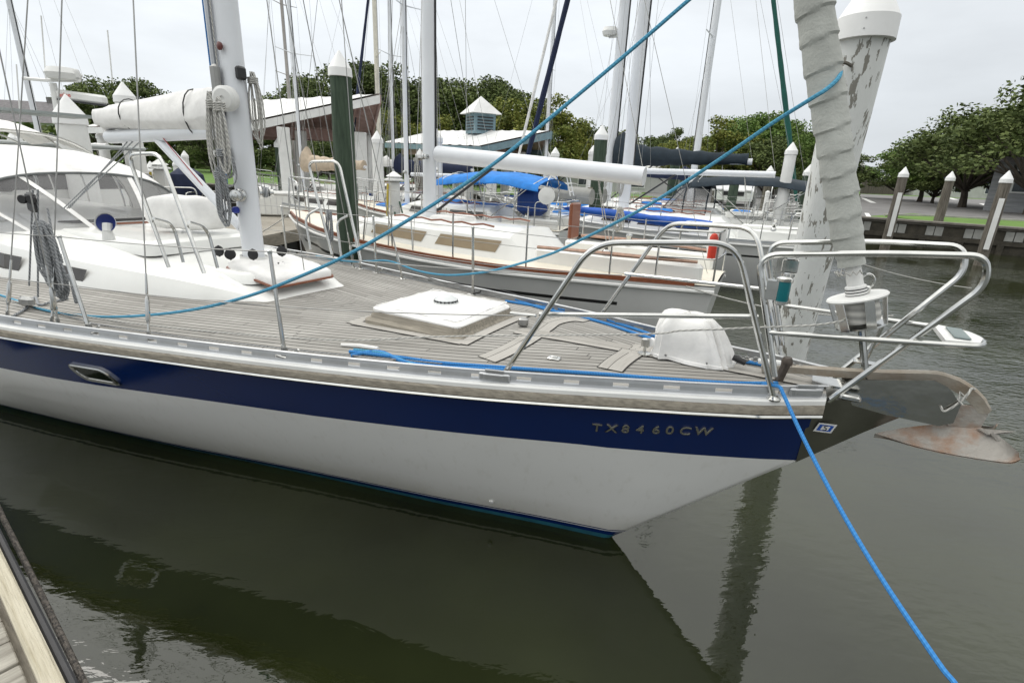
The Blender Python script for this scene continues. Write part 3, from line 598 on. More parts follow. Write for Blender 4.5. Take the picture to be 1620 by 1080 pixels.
# fairlead castings in the rail
for px, py in ((755, 592), (1275, 628)):
    p = Z(px, py, 1.42); c = V(p.x, -(bd(p.x)-0.012), zd(p.x)+0.035); m = MB()
    tg = math.atan2((bd(p.x-.1)-bd(p.x+.1)), 0.2); m.box(c, (0.17, 0.020, 0.045), tg, bev=0.008); m.box(c+V(0, 0, 0.033), (0.10, 0.014, 0.012), tg); m.box(c+V(0, -0.013, 0.005), (0.11, 0.008, 0.028), tg, bev=0.004); m.build('fairlead', ALU, BOAT)
# stem fitting: stainless wedge wrapped round the stem
st = MB(); A = []
SP = [(0.985, 0.92, 0.03, 1.372, 0.185), (1.08, 1.015, 0.025, 1.37, 0.13), (1.16, 1.095, 0.02, 1.36, 0.075), (1.25, 1.185, 0.016, 1.345, 0.05), (1.34, 1.27, 0.012, 1.33, 0.03), (1.40, 1.325, 0.006, 1.335, 0.01)]
for s, z0, t0, z1, t1 in SP: A.append([V(s, -t1, z1), V(s, -(t0+t1)*.55, (z0+z1)/2), V(s, -t0*.6, z0+.01), V(s, 0, z0-.006), V(s, t0*.6, z0+.01), V(s, (t0+t1)*.55, (z0+z1)/2), V(s, t1, z1), V(s, 0, z1+.004)])
st.grid(A, closed=True); st.add(A[0], [list(range(8))]); st.build('stem_plate', mat('brushed_stem_plate', (0.30, 0.295, 0.27), 0.33, 1.0, var=0.2, scale=5), BOAT, auto=40)
# bow roller cheeks
CH = [P(1348, 640, -.07), P(1332, 610, -.07), P(1345, 600, -.07), P(1478, 601, -.07), P(1500, 612, -.07), P(1520, 640, -.07), P(1508, 668, -.07), P(1485, 673, -.07), P(1400, 655, -.07)]
for t in (-0.07, 0.06): MB().poly([V(p.x, t, p.z) for p in CH], 0.006).build('roller_cheek', STEELW, BOAT, smooth=False)
MB().lathe(V(1.44, -0.07, P(1495, 625, 0).z), [(0.012, 0), (0.045, 0.01), (0.028, 0.06), (0.045, 0.12), (0.012, 0.13)], 14, axis=(0, 1, 0)).build('bow_roller', BLACK, BOAT)
MB().box(V(1.12, 0.0, 1.412), (0.3, 0.13, 0.012)).build('roller_base', STEEL, BOAT, smooth=False)
MB().box(P(1345, 628, -.15), (0.09, 0.05, 0.03), bev=0.008).build('bow_bracket', STEEL, BOAT)
# deck end timber
# ---- pulpit, tube by tube
TR = 0.0145
def rail(name, pts, r=TR, fr=0.12, label=None, n=10): return MB().tube(fillet(pts, fr, 8), r, n).build(name, STEEL, BOAT, label=label)
for sd_ in (-1, 1):
    b1 = P(795, 583, -.75); t1 = P(938, 384, -.72); t2 = P(1165, 384, -.45); b2 = P(1228, 608, -.31)
    pts = [V(p.x, p.y*-sd_ if sd_ > 0 else p.y, p.z) for p in (b1, t1, t2, b2)]
    pts[0].z = zd(pts[0].x)+0.02; pts[3].z = zd(pts[3].x)+0.01; rail('pulpit_hoop', pts)
    h2 = [P(1226, 595, -.31), P(1198, 403, -.30), P(1400, 401, -.27), P(1562, 405, -.2), P(1560, 452, -.19), P(1310, 634, -.15)]
    pts = [V(p.x, p.y*(-1 if sd_ > 0 else 1), p.z) for p in h2]
    if sd_ > 0: pts = [V(p.x, 0.28 if i < 3 else p.y, p.z) for i, p in enumerate(pts)]
    o = [pts[0], pts[1], pts[2], pts[3], pts[4], pts[5]]; rail('pulpit_hoop', o, fr=0.10)
    for b in (pts[0],):
        MB().lathe(V(b2.x, b2.y*(-1 if sd_ > 0 else 1), zd(b2.x)), [(0.035, 0), (0.035, 0.008), (0.02, 0.02)], 12).build('rail_foot', STEEL, BOAT)
    MB().lathe(V(b1.x, b1.y*(-1 if sd_ > 0 else 1), zd(b1.x)+.003), [(0.04, 0), (0.04, 0.008), (0.02, 0.025)], 12).build('rail_foot', STEEL, BOAT)
    lo = [P(853, 497, -.71), P(1199, 501, -.37)]; pts = [V(p.x, p.y*(-1 if sd_ > 0 else 1), p.z) for p in lo]; rail('pulpit_mid_rail', pts, r=0.0125)
lo = [P(1216, 526, -.31), V(1.46, -0.17, 1.745), V(1.56, -0.12, 1.745), V(1.60, 0.0, 1.745), V(1.56, 0.12, 1.745), V(1.46, 0.17, 1.745), V(0.77, 0.31, 1.715)]; rail('pulpit_mid_rail', lo, r=0.0125, fr=0.05)
MB().poly([V(1.43, -.15, 1.757), V(1.56, -.10, 1.757), V(1.59, 0, 1.757), V(1.56, .10, 1.757), V(1.43, .15, 1.757)], 0.02).build('pulpit_step', WPAINT, BOAT, smooth=False)
MB().box(V(1.50, 0.01, 1.763), (0.06, 0.2, 0.006)).build('step_grip', mat('grey_grip', (0.2, 0.24, 0.24), 0.7), BOAT, smooth=False)
bs = P(1368, 573, 0.1); rail('pulpit_strut', [bs, V(1.22, 0.08, 1.74)], r=0.01); MB().box(bs, (0.1, 0.06, 0.006)).build('strut_foot', STEEL, BOAT, smooth=False)
# nav lights on the pulpit
for px, t, cc in ((1238, -.30, (0.0, 0.16, 0.17)), (1250, .28, None)):
    c = P(px, 460 if t < 0 else 420, t); m = MB(); m.lathe(c+V(0, 0, -0.05), [(0.010, -0.02), (0.034, -0.01), (0.034, 0.004)], 16); m.lathe(c+V(0, 0, 0.055), [(0.035, -0.008), (0.036, 0.004), (0.02, 0.012)], 16); m.box(c+V(-0.045, 0, 0), (0.05, 0.05, 0.09))
    nl = m.build('navigation_light', STEEL, BOAT, label='starboard green bow light' if cc else 'port bow light')
    if cc: MB().lathe(c+V(0, 0, -0.05), [(0.031, 0.003), (0.032, 0.05), (0.031, 0.098)], 16).build('lens', mat('teal_lens', (0.0, 0.13, 0.15), 0.12, var=0.2), nl)
    else: MB().box(c, (0.085, 0.06, 0.075), bev=0.006).build('light_housing', STEEL, nl)
# ---- furled headsail, drum and foil
fs0, fs1 = V(1.07, 0, 1.86), V(1.07-0.336*13.2, 0, 1.86+13.2); fd = (fs1-fs0).normalized()
dr = MB(); dc = P(1355, 497, 0); top = P(1356, 470, 0)
dr.lathe(top, [(0.03, -0.008), (0.128, -0.006), (0.133, 0.002), (0.128, 0.009), (0.03, 0.012)], 28, axis=fd); dfo = dr.build('furler_drum', WPAINT, BOAT)
q = fd.to_track_quat('Z', 'Y').to_matrix()
MB().lathe(top, [(0.070, -0.006), (0.086, -0.03), (0.090, -0.08), (0.084, -0.12), (0.03, -0.124)], 24, axis=fd).build('furling_line_spool', ROPEG if False else ROPEW, dfo)
for a in (20, 110, 165, 200, 250, 320):
    a = R(a); e = q @ V(math.cos(a), math.sin(a), 0); f = q @ V(-math.sin(a), math.cos(a), 0)*0.022
    p0 = top+e*0.122; p1 = top+e*0.106-fd*0.150; m = MB(); m.add([p0-f, p0+f, p1+f, p1-f, p0-f+e*.004, p0+f+e*.004, p1+f+e*.004, p1-f+e*.004], [[0, 1, 2, 3], [7, 6, 5, 4], [0, 4, 5, 1], [1, 5, 6, 2], [2, 6, 7, 3], [3, 7, 4, 0]]); m.build('drum_cage', STEEL, dfo, smooth=False)
MB().lathe(top-fd*0.142, [(0.110, -0.004), (0.110, 0.004)], 24, axis=fd).build('drum_base', STEEL, dfo)
MB().tube([V(1.22, 0.0, 1.40), top-fd*0.142], 0.016, 8).build('forestay_toggle', STEEL, dfo)
MB().lathe(top, [(0.048, 0.0), (0.046, 0.055), (0.036, 0.062), (0.034, 0.17)], 20, axis=fd).build('drum_neck', WPAINT, dfo)
for k in range(3): MB().lathe(top, [(0.047, 0.012+0.014*k), (0.0485, 0.015+0.014*k), (0.047, 0.018+.014*k)], 20, axis=fd, cap=False).build('neck_band', BLACK, dfo)
sh = P(1373, 445, 0); rg = [sh+V(math.cos(a)*0.028, 0.01, math.sin(a)*0.035) for a in [i*math.pi/6 for i in range(12)]]; MB().tube(rg, 0.005, 6, closed=True).build('tack_shackle', STEEL, dfo)
MB().box(sh+V(0.005, 0, -0.055), (0.03, 0.02, 0.07), bev=0.008).build('tack_swivel', STEEL, dfo)
jb = MB(); base = P(1347, 420, 0); js = []; jr = []; l = 0.0; i = 0; rj = random.Random(4)
jrad = lambda l: interp([(0, .056), (.12, .068), (.5, .074), (1.0, .078), (1.8, .082), (3.5, .08), (7, .065), (11.8, .04)], l)
JL = 11.8; turns = []; x = 0.05
while x < JL: turns.append(x); x += rj.uniform(0.085, 0.115) + 0.045*min(1, x/1.6)
Pg = []; U = []
ls = []; x = 0
while x < JL: ls.append(x); x += 0.012 if x < 2.4 else 0.08
for l in ls:
    row = []; ur = []
    for j in range(28):
        a = 2*math.pi*j/28; ph = l + 0.007*math.cos(a+0.7)+0.004*math.sin(2*a+l*3)   # the sail edge spirals round
        k = max([t for t in turns if t <= ph], default=0); nx = min([t for t in turns if t > ph], default=JL); f = max(0.0, min(1.0, (ph-k)/(nx-k))) if nx > k else 0.0
        r_ = jrad(l)*(0.95+0.11*(1-f)**1.3) + 0.0022*noise.noise(V(math.cos(a)*1.2, math.sin(a)*1.2, l*7)) + 0.0010*math.sin(l*150+2*math.sin(a*2))*(1-f)
        e = q @ V(math.cos(a), math.sin(a), 0); row.append(base+fd*l+e*r_); ur.append((j/28, l))
    Pg.append(row); U.append(ur)
jb.grid(Pg, uv=U, closed=True).build('furled_headsail', GCANV, BOAT, auto=32, label='headsail furled under wrapped grey canvas')
MB().tube([base-fd*0.2, base+fd*12.4], 0.02, 8).build('foil', ALU, BOAT)
rf = []; 
for k in range(22):
    a = math.pi*k/21*1.4+math.pi*.8; rr = 0.072 - (0.010 if k % 2 else 0); e = q @ V(math.cos(a), math.sin(a), 0); rf.append(base+e*rr+fd*(-0.02-0.02*(k % 2)))
MB().tube(rf, 0.004, 5).build('lashing', ROPEW, BOAT)
# ---- stanchions and lifelines
def foot(p, parent=None):
    m = MB(); m.box(V(p.x, p.y, zd(p.x)+0.012), (0.11, 0.05, 0.018), bev=0.006); m.lathe(V(p.x, p.y, zd(p.x)+0.02), [(0.022, 0), (0.018, 0.05)], 10); return m
posts = {}
for sd_ in (-1, 1):
    ps = []
    for s in (-1.80, -3.32, -5.2, -7.1, -9.2):
        b = V(s, sd_*(bd(s, sd_)-0.085), zd(s)+0.01); t = b + V((-0.19 if s < -3 else -0.07) if sd_ < 0 else 0, -sd_*0.02, 0.62)
        sp_ = MB().tube([b, t], [0.0135, 0.0115], 10).lathe(t, [(0.014, -0.012), (0.014, 0.006), (0.006, 0.012)], 10).build('stanchion', STEEL, BOAT); foot(b).build('stanchion_foot', DSTEEL, sp_)
        MB().tube([b+V(0.02, -sd_*0.02, 0.02), b+V(0.09, -sd_*0.02, 0.045), b+V(0.10, -sd_*.02, 0.06)], 0.007, 6).build('line_cleat', BLACK if s > -2.5 and sd_ > 0 else STEEL, sp_)
        ps.append((b, t))
    h = P(896, 430, -.72); h = V(h.x, sd_*0.72, 1.92); lowp = V(-.33, sd_*.70, 1.69)
    up_ = [h]+[t for b, t in ps]; lo_ = [lowp]+[b.lerp(t, 0.49) for b, t in ps]
    for L_, zz in ((up_, 0.0), (lo_, 0.0)):
        pts = []
        for a, b in zip(L_, L_[1:]): pts += sag(a, b, 0.012, 6)[:-1]
        pts.append(L_[-1]); MB().tube(pts, 0.0032, 6).build('lifeline', WIRE, BOAT)
    posts[sd_] = ps
MB().tube([lowp:=V(-.33, -.70, 1.69), V(-.47, -.72, 1.685)], 0.008, 8).build('lifeline_turnbuckle', STEEL, BOAT)
# ---- forehatch
FH = [Z(592, 493, 1.37), Z(725, 528, 1.37), Z(812, 490, 1.37), Z(690, 457, 1.37)]; cx = V(sum(p.x for p in FH)/4, sum(p.y for p in FH)/4, 0); hx, hy = 0.43, 0.41
def rrect(cx, cy, hx, hy, r, z, k=5):
    o = []
    for sx, sy, a0 in ((1, 1, 0), (-1, 1, 90), (-1, -1, 180), (1, -1, 270)):
        for i in range(k+1):
            a = R(a0+90*i/k); o.append(V(cx+sx*(hx-r)+r*math.cos(a), cy+sy*(hy-r)+r*math.sin(a), z))
    return o
hc = V(-1.45, 0.03, 0); hz = cam_z(hc.x, 0)
hb = MB(); hb.grid([rrect(hc.x, hc.y, hx, hy, .07, hz-.03), rrect(hc.x, hc.y, hx, hy, .07, hz+.012), rrect(hc.x, hc.y, hx-.03, hy-.03, .06, hz+.03), rrect(hc.x, hc.y, hx-.045, hy-.045, .06, hz+.075), rrect(hc.x, hc.y, hx-.1, hy-.1, .05, hz+.08)], closed=True); hat = hb.build('forehatch', GTEAK, BOAT, label='weathered timber forehatch frame')
hg = MB(); hr2 = random.Random(2); Pg = []
for hh, ins, rr in ((0.030, .040, .06), (0.046, .038, .06), (0.049, .050, .06), (0.062, .046, .06), (0.085, .042, .07), (0.103, .060, .09), (0.110, .11, .1), (0.116, .22, .1), (0.118, .34, .03), (0.119, .38, .01)):
    ring = rrect(hc.x, hc.y, hx-ins, hy-ins, min(rr, hx-ins-.005), hz+hh, 6); Pg.append([p+V(0, 0, 0.017*noise.noise(V(p.x*7, p.y*7, hh*9))*(1 if hh < .1 else .5)) + (p-V(hc.x, hc.y, p.z))*0.025*noise.noise(V(p.x*9, p.y*9, 3)) for p in ring])
hg.grid(Pg, closed=True); hg.add(Pg[-1], [list(range(len(Pg[-1])))]); hcv = hg.build('hatch_cover', WCANV, hat, label='white canvas hatch cover', auto=40)
for u0, u1 in (((-.36, -.36), (-.36, .36)), ((-.36, .36), (.36, .36)), ((.36, .36), (.36, -.36)), ((.36, -.36), (-.36, -.36))):
    MB().tube([V(hc.x+u0[0]*.97+(u1[0]-u0[0])*i/10*.97, hc.y+u0[1]*.93+(u1[1]-u0[1])*i/10*.93, hz+.1085+.004*math.sin(i*2)) for i in range(11)], .0035, 5).build('cover_seam', WCANV, hcv)
vt = hz+0.118; vc = V(hc.x+.0, hc.y+0.03, vt); MB().lathe(vc, [(0.095, -.01), (0.095, 0.006), (0.075, 0.012)], 28).lathe(vc, [(0.088, 0.02), (0.086, 0.026), (0.055, 0.045), (0.012, 0.053), (0.0, 0.0535)], 28).build('solar_vent', mat('vent_plastic', (0.62, 0.64, 0.64), 0.3), hat)
m = MB()
for k in range(18): a = 2*math.pi*k/18; m.box(vc+V(math.cos(a)*.084, math.sin(a)*.084, 0.012), (0.012, 0.012, 0.018), a)
m.build('vent_slots', BLACK, hat, smooth=False)
for q0, q1, q2 in (((-1.92, -.40), (-1.45, -.47), (-.98, -.40)), ((-1.92, .46), (-1.45, .53), (-.98, .46))):
    pt = [V(q0[0]+(q2[0]-q0[0])*i/8, q0[1], 0) for i in range(9)]; board(pt, 0.095, 0.003, 'caulk_line', SEAM); board(pt, 0.08, 0.006)
for x in (-1.93, -0.97):
    pt = [V(x, -.43+.92*i/8, 0) for i in range(9)]; board(pt, 0.095, 0.0035, 'caulk_line', SEAM); board(pt, 0.08, 0.0065)
# ---- windlass under a white cover
wl0 = [Z(1035, 562, 1.43), Z(1160, 590, 1.43)]; wc = V(0.34, 0.06, 0); wz = cam_z(wc.x, 0)
m = MB(); Pg = []
for f, sx, sy in ((0.0, .240, .165), (0.018, .238, .163), (0.022, .231, .158), (0.06, .225, .152), (0.10, .212, .145), (0.14, .198, .136), (0.18, .180, .125), (0.215, .160, .112), (0.238, .140, .098), (0.250, .115, .08), (0.256, .06, .045), (0.257, .01, .01)):
    ring = []
    for j in range(72):
        a = 2*math.pi*j/72; ca, sa = math.cos(a), math.sin(a); ex = 0.42
        x = wc.x + sx*math.copysign(abs(ca)**ex, ca) - 0.10*f*2; y = wc.y + sy*math.copysign(abs(sa)**ex, sa)
        fold = -0.055*abs(noise.noise(V(ca*2.6, sa*2.6, f*3)))*(1.3-f*2) - 0.032*abs(noise.noise(V(ca*5+3, sa*6, f*5+ca*3))) + .012; zz = wz+.006+f + (0.02*noise.noise(V(ca*2, sa*2, 1)) if f == 0 else 0) + (0.03*noise.noise(V(x*8, y*8, 2)) if f > .2 else 0)
        ring.append(V(x+ca*fold, y+sa*fold, zz))
    Pg.append(ring)
m.grid(Pg, closed=True); m.add(Pg[-1], [list(range(72))]); wnd = m.build('windlass', WCANV, BOAT, auto=40, label='windlass hidden under a white canvas cover')
for a in (-2.2, -1.0): MB().lathe(V(wc.x+.2*math.cos(a), wc.y-.155, wz+.035), [(0.008, 0), (0.006, 0.005)], 10, axis=(0, -1, 0)).build('eyelet', DSTEEL, wnd)
MB().tube([V(wc.x+.23, -.0, wz+.07), V(wc.x+.30, .0, wz+.05)], 0.018, 10).build('chain_outlet', BLACK, wnd)
# padeye with furling block in front of the windlass cover
pc = Z(1020, 552, 1.41); MB().lathe(V(pc.x, pc.y, wz), [(0.04, 0), (0.04, .006), (.01, .01), (.01, .05)], 14).box(V(pc.x, pc.y, wz+.07), (0.05, 0.02, 0.06), .5, bev=.008).build('furling_block', STEEL, BOAT)
MB().lathe(V(pc.x+.03, pc.y+.02, wz+.075), [(0.026, -.012), (0.018, 0), (0.026, .012)], 14, axis=(.4, 1, 0)).build('sheave', CAPW, BOAT)
pc = Z(828, 507, 1.39); MB().box(V(pc.x, pc.y, cam_z(pc.x, pc.y)+.035), (0.07, .05, .06), .3, bev=.01).build('hatch_hinge_block', DSTEEL, BOAT)
pc = Z(877, 561, 1.38); MB().box(V(pc.x, pc.y, cam_z(pc.x, pc.y)+.006), (0.075, .05, .012), .1, bev=.005).box(V(pc.x, pc.y, cam_z(pc.x, pc.y)+.014), (0.04, .016, .01), .1, bev=.003).build('deck_plate', STEEL, BOAT)
# bow cleat (weathered post) by the pulpit
pc = P(1232, 600, -.12); MB().tube([V(pc.x, -.12, 1.41), V(pc.x+.02, -.12, 1.51)], [0.022, 0.022], 10).lathe(V(pc.x+.02, -.12, 1.50), [(0.026, 0), (0.028, .02), (0.02, .04)], 12).build('mooring_bitt', mat('tarnished_bronze', (0.12, 0.10, 0.085), 0.4, .7, var=.4, scale=20), BOAT)
# ---- hull markings
def textmesh(s, size, depth, name, m, parent, mtx, label=None, shear=0.0, bevel=0.0, space=1.0):
    c = bpy.data.curves.new(name, 'FONT'); c.body = s; c.size = size; c.extrude = depth; c.bevel_depth = bevel; c.shear = shear; c.space_character = space; c.align_x = 'CENTER'; c.align_y = 'CENTER'
    o = bpy.data.objects.new(name, c); COL.objects.link(o); bpy.context.view_layer.update()
    me = bpy.data.meshes.new_from_object(o); bpy.data.objects.remove(o); me.materials.clear(); me.materials.append(m); me.transform(mtx)
    if parent is not None and False: pass
    ob = bpy.data.objects.new(name, me); COL.objects.link(ob); ob.parent = parent
    if label: ob['label'] = label
    return ob
def hull_frame(s, z, side=-1):
    """matrix placing text on the starboard topside at station s, height z"""
    def ht(s, z): 
        return hull_pt(lambda q: z, 0, side) if False else _ht(s, z)
    def _ht(s, z):
        b = bd(s); 
        if s >= 0:
            zs = s/1.06; k = max(0, min(1, (z-zs)/(zd(s)-zs))); return 0.012+(b-0.012)*k**0.92
        x = z/zd(s); wl = interp(WL, -s); p = interp([(0, 0.95), (3, 0.75), (6, 0.55), (13, 0.5)], -s); return wl+(b-wl)*x**p
    p = V(s, side*_ht(s, z), z); ux = (V(s+.1, side*_ht(s+.1, z), z)-p).normalized(); uz = (V(s, side*_ht(s, z+.05), z+.05)-p).normalized(); n = ux.cross(uz).normalized(); uz = n.cross(ux)
    if n.y*side < 0: n = -n
    p = p+n*0.004; return Matrix(((ux.x, uz.x, n.x, p.x), (ux.y, uz.y, n.y, p.y), (ux.z, uz.z, n.z, p.z), (0, 0, 0, 1)))
CHR = mat('chromed_letters', (0.46, 0.45, 0.40), 0.25, 0.9, var=0.3, scale=40)
txt = 'TX8460CW'; x0s = [-0.055, 0.035, 0.125, 0.215, 0.305, 0.385, 0.465, 0.565]
x0 = P(955, 664, -.42).x; x1 = P(1115, 675, -.28).x; zz0 = P(955, 664, -.42).z; zz1 = P(1115, 675, -.28).z
xs = [952, 976, 998, 1021, 1046, 1067, 1091, 1118]; ys = [663, 665, 667, 668, 670, 671, 673, 675]
rg = thing('registration_number', None, None); rg.matrix_basis = Matrix.Identity(4); rg.parent = BOAT; del_keys = None
for ch, px, py in zip(txt, xs, ys):
    f = (px-952)/166; s = x0+(x1-x0)*f; z = zz0+(zz1-zz0)*f
    textmesh(ch, 0.088, 0.003, 'letter', CHR, rg, hull_frame(s, z), bevel=0.0012, label='raised chrome character '+ch)
# registration sticker on the stem plate
def platepos(px, py, t): return P(px, py, t)
pp = platepos(1305, 676, -.105); n = V(.30, -1, -.25).normalized(); ux = V(1, .42, 0).normalized(); uz = n.cross(ux)*-1; uz = ux.cross(n)*-1
uz = (V(0, 0, 1)-n*n.z).normalized(); ux = uz.cross(n).normalized(); 
def fr_(p, o): p = p+n*o; return Matrix(((ux.x, uz.x, n.x, p.x), (ux.y, uz.y, n.y, p.y), (ux.z, uz.z, n.z, p.z), (0, 0, 0, 1)))
def stk(w_, h_, o, m, name, par, sh=0.12):
    b = MB(); mt = fr_(pp, o); b.poly([mt @ V(-w_/2+sh*-h_/2*2, -h_/2, 0), mt @ V(w_/2+sh*-h_/2*2, -h_/2, 0), mt @ V(w_/2+sh*h_/2*2, h_/2, 0), mt @ V(-w_/2+sh*h_/2*2, h_/2, 0)], 0.0008); return b.build(name, m, par, smooth=False)
sk = stk(0.085, 0.058, 0.004, WPAINT, 'registration_sticker', BOAT); stk(0.066, 0.040, 0.0052, mat('sticker_blue', (0.02, 0.09, 0.42), 0.5), 'sticker_panel', sk); stk(0.036, 0.026, 0.0058, WPAINT, 'sticker_shape', sk)
textmesh('5', 0.046, 0.0004, 'sticker_digit', BLACK, sk, fr_(pp, 0.0068))
# portlight in the blue band
pc = P(155, 580, -1.30); mt = hull_frame(pc.x+.24, pc.z+.035)
def par_(w_, h_, r_, o, sh=0.0):
    return [mt @ V(p.x+p.y*sh, p.y, o) for p in [V(*q[:2], 0) for q in rrect(0, 0, w_, h_, r_, 0, 5)]]
m = MB(); m.grid([par_(.18, .080, .06, -.01, -.45), par_(.18, .080, .06, .008, -.45), par_(.172, .072, .055, .014, -.45), par_(.146, .050, .04, .010, -.45), par_(.144, .048, .04, .000, -.45)], closed=True); plt = m.build('portlight', STEEL, BOAT)
m = MB(); m.add(par_(.145, .049, .04, .004, -.45), [list(range(24))]); m.build('pane', mat('portlight_glass', (0.012, 0.016, 0.012), 0.06, var=.3), plt, smooth=False)
mt = hull_frame(P(780, 790, -.3).x, P(780, 790, -.3).z); MB().lathe(mt.translation, [(0.018, -.004), (0.018, .004), (0.012, .006)], 14, axis=mt.to_3x3() @ V(0, 0, 1)).build('skin_fitting', WPAINT, BOAT)
# ---- coachroof
def cab(s):  # half breadth, side height, roof rise
    return interp([(-12, 1.15), (-8, 1.2), (-5.9, 1.12), (-4.72, 0.95), (-3.56, 0.68), (-3.05, 0.47), (-2.9, 0.44)], s)
def ch(s): return interp([(-12, .50), (-8, .49), (-6.2, .42), (-5.2, .34), (-4.3, .265), (-3.6, .20), (-3.2, .12), (-2.95, .035), (-2.9, 0.0)], s)
CY = 0.10
m = MB(); Pg = []
for i in range(46):
    s = -2.9-7.6*(i/45)**1.2; h = ch(s); b = cab(s); z0 = zd(s)-0.01; row = []
    for j, (tb, tz) in enumerate(((-1, 0), (-.985, .25), (-.96, .62), (-.93, .80), (-.87, .93), (-.70, 1.0), (-.35, 1.05), (0, 1.07), (.35, 1.05), (.70, 1.0), (.87, .93), (.93, .80), (.96, .62), (.985, .25), (1, 0))):
        row.append(V(s, CY*min(1, (s+12)/9)+b*tb - (0.10*h*math.copysign(1, tb) if 0 < abs(tb) < 0.97 and abs(tb) > .8 else 0), z0+h*tz+0.01))
    Pg.append(row)
m.grid(Pg); m.add(Pg[0], [list(range(15))]); m.build('coachroof', WGEL, BOAT, auto=22)
rz_ = lambda s: zd(s)+ch(s)*1.06
# a raised mast plinth and forward step
m = MB(); Pg = []
for hh, k in ((0, 1), (.075, .97), (.09, .90)): Pg.append(rrect(-3.75, .12, .52*k, .42*k, .12, rz_(-3.75)-.07+hh))
m.grid(Pg, closed=True); m.add(Pg[-1], [list(range(len(Pg[-1])))]); m.build('mast_plinth', WGEL, BOAT, auto=60)
m = MB(); Pg = []
for hh, k in ((0, 1), (.10, .98), (.125, .90)): Pg.append([V(p.x, p.y, p.z+.012*(p.x+5)) for p in rrect(-5.35, .15, .95*k, .62*k, .10, rz_(-5.2)-.05+hh)])
m.grid(Pg, closed=True); m.add(Pg[-1], [list(range(len(Pg[-1])))]); m.build('cabin_top_moulding', WGEL, BOAT, auto=60)
# canvas covered front hatch on the coachroof
c2 = V(-3.33, .10, 0); z2 = zd(-3.0)+.182
m = MB(); m.grid([[V(p.x, p.y, p.z+(p.x-c2.x)*-.14) for p in rrect(c2.x, c2.y, .33*k, .33*k, .06, z2+h_)] for h_, k in ((.000, 1.02), (.014, 1.02), (.016, .9))], closed=True); h2 = m.build('cabin_hatch', TEAK, BOAT)
m = MB(); Pg = []
for h_, k in ((.014, .97), (.06, .97), (.078, .90), (.086, .6), (.088, .1)): Pg.append([V(p.x, p.y, p.z+(p.x-c2.x)*-.14+.006*noise.noise(V(p.x*8, p.y*8, h_*10))) for p in rrect(c2.x, c2.y, .33*k, .33*k, .05, z2+h_)])
m.grid(Pg, closed=True); m.add(Pg[-1], [list(range(len(Pg[-1])))]); m.build('hatch_cover', WCANV, h2, auto=70)
# cabin side windows
for s0, s1, sh in ((-5.22, -4.72, .0), (-6.15, -5.62, 0), (-7.3, -6.6, 0)):
    for sd_ in (-1, 1):
        def sp(s, f): b = cab(s); return V(s, CY*min(1, (s+12)/9)+sd_*(b*(0.992-.04*f)+.006-.055*ch(s)*f), zd(s)+ch(s)*f)
        m = MB(); k = 8; up_ = [sp(s0+(s1-s0)*i/k, .66) for i in range(k+1)]; dn = [sp(s0+.04+(s1-s0-.10)*i/k, .30) for i in range(k+1)]
        m.add(up_+dn, [[i, i+1, k+2+i, k+1+i] for i in range(k)]); m.build('cabin_window', SMOKE, BOAT, smooth=False)
# sliding garage / dark hatch runners behind the dorade
for (a, b, r_, mt_) in (((165-72, 352), (265, 344), .018, BLACK), ((98, 358), (265, 350), .012, TEAK)):
    p = P(a[0], a[1], -.25); q_ = P(b[0], b[1], .35); MB().tube([p, q_], r_, 8).build('hatch_runner', mt_, BOAT)
# dorade ventilators
for px, py, z in ((172, 376, 1.66),):
    b = Z(px, py, z); m = MB(); m.lathe(b, [(0.05, -.02), (.045, .03), (.036, .06)], 16); vd = m.build('dorade_vent', WPAINT, BOAT)
    ax = V(.62, -.72, .25).normalized(); m = MB(); m.lathe(b+V(0, 0, .13), [(.02, -.07), (.055, -.05), (.083, 0.0), (.086, .015)], 22, axis=ax, cap=False); m.tube([b+V(0, 0, .05), b+V(-.02, .02, .12)], .04, 10); m.build('cowl', WPAINT, vd)
    MB().lathe(b+V(0, 0, .13), [(.079, .0), (.05, -.03), (.001, -.045)], 22, axis=ax, cap=False).build('cowl_mouth', mat('navy_cowl_inside', (.01, .025, .16), .4), vd)
# ---- steel mast guard hoops
def hoop(pts, r=.0145): MB().tube(fillet(pts, .10, 8), r, 10).build('mast_guard_rail', STEEL, BOAT)
for f1, t1, t2, f2 in (((267, 423), (217, 234), (262, 231), (323, 432)),):
    a = Z(*f1, 1.55); d = Z(*f2, 1.55); b = Q(*t1, a.x-.42); c = Q(*t2, d.x-.42); b.z = c.z = 2.40; hoop([a, V(a.x-.35, a.y+.02, 2.38), V(d.x-.38, d.y+.02, 2.40), d])
for f1, f2, dx in (((290, 415), (267, 423), 0), ((344, 424), (323, 432), 0)):
    a = Z(*f1, 1.55); b = Z(*f2, 1.55); b2 = V(b.x-.13, b.y, 1.98); hoop([a, V(a.x-.06, a.y, 1.86), V(b.x-.10, b.y+.0, 1.92)], .0125)
for f1, t1, t2, f2 in (((445, 400), (452, 255), (492, 255), (470, 405)),):
    a = V(-3.6, .95, 1.45); hoop([a, V(-3.9, .98, 2.38), V(-3.45, .98, 2.40), V(-3.15, .92, 1.42)]); hoop([V(-3.75, .80, 1.5), V(-3.82, .82, 1.84), V(-3.72, .93, 1.92)], .0125); hoop([V(-3.3, .80, 1.45), V(-3.36, .82, 1.82), V(-3.28, .9, 1.88)], .0125)
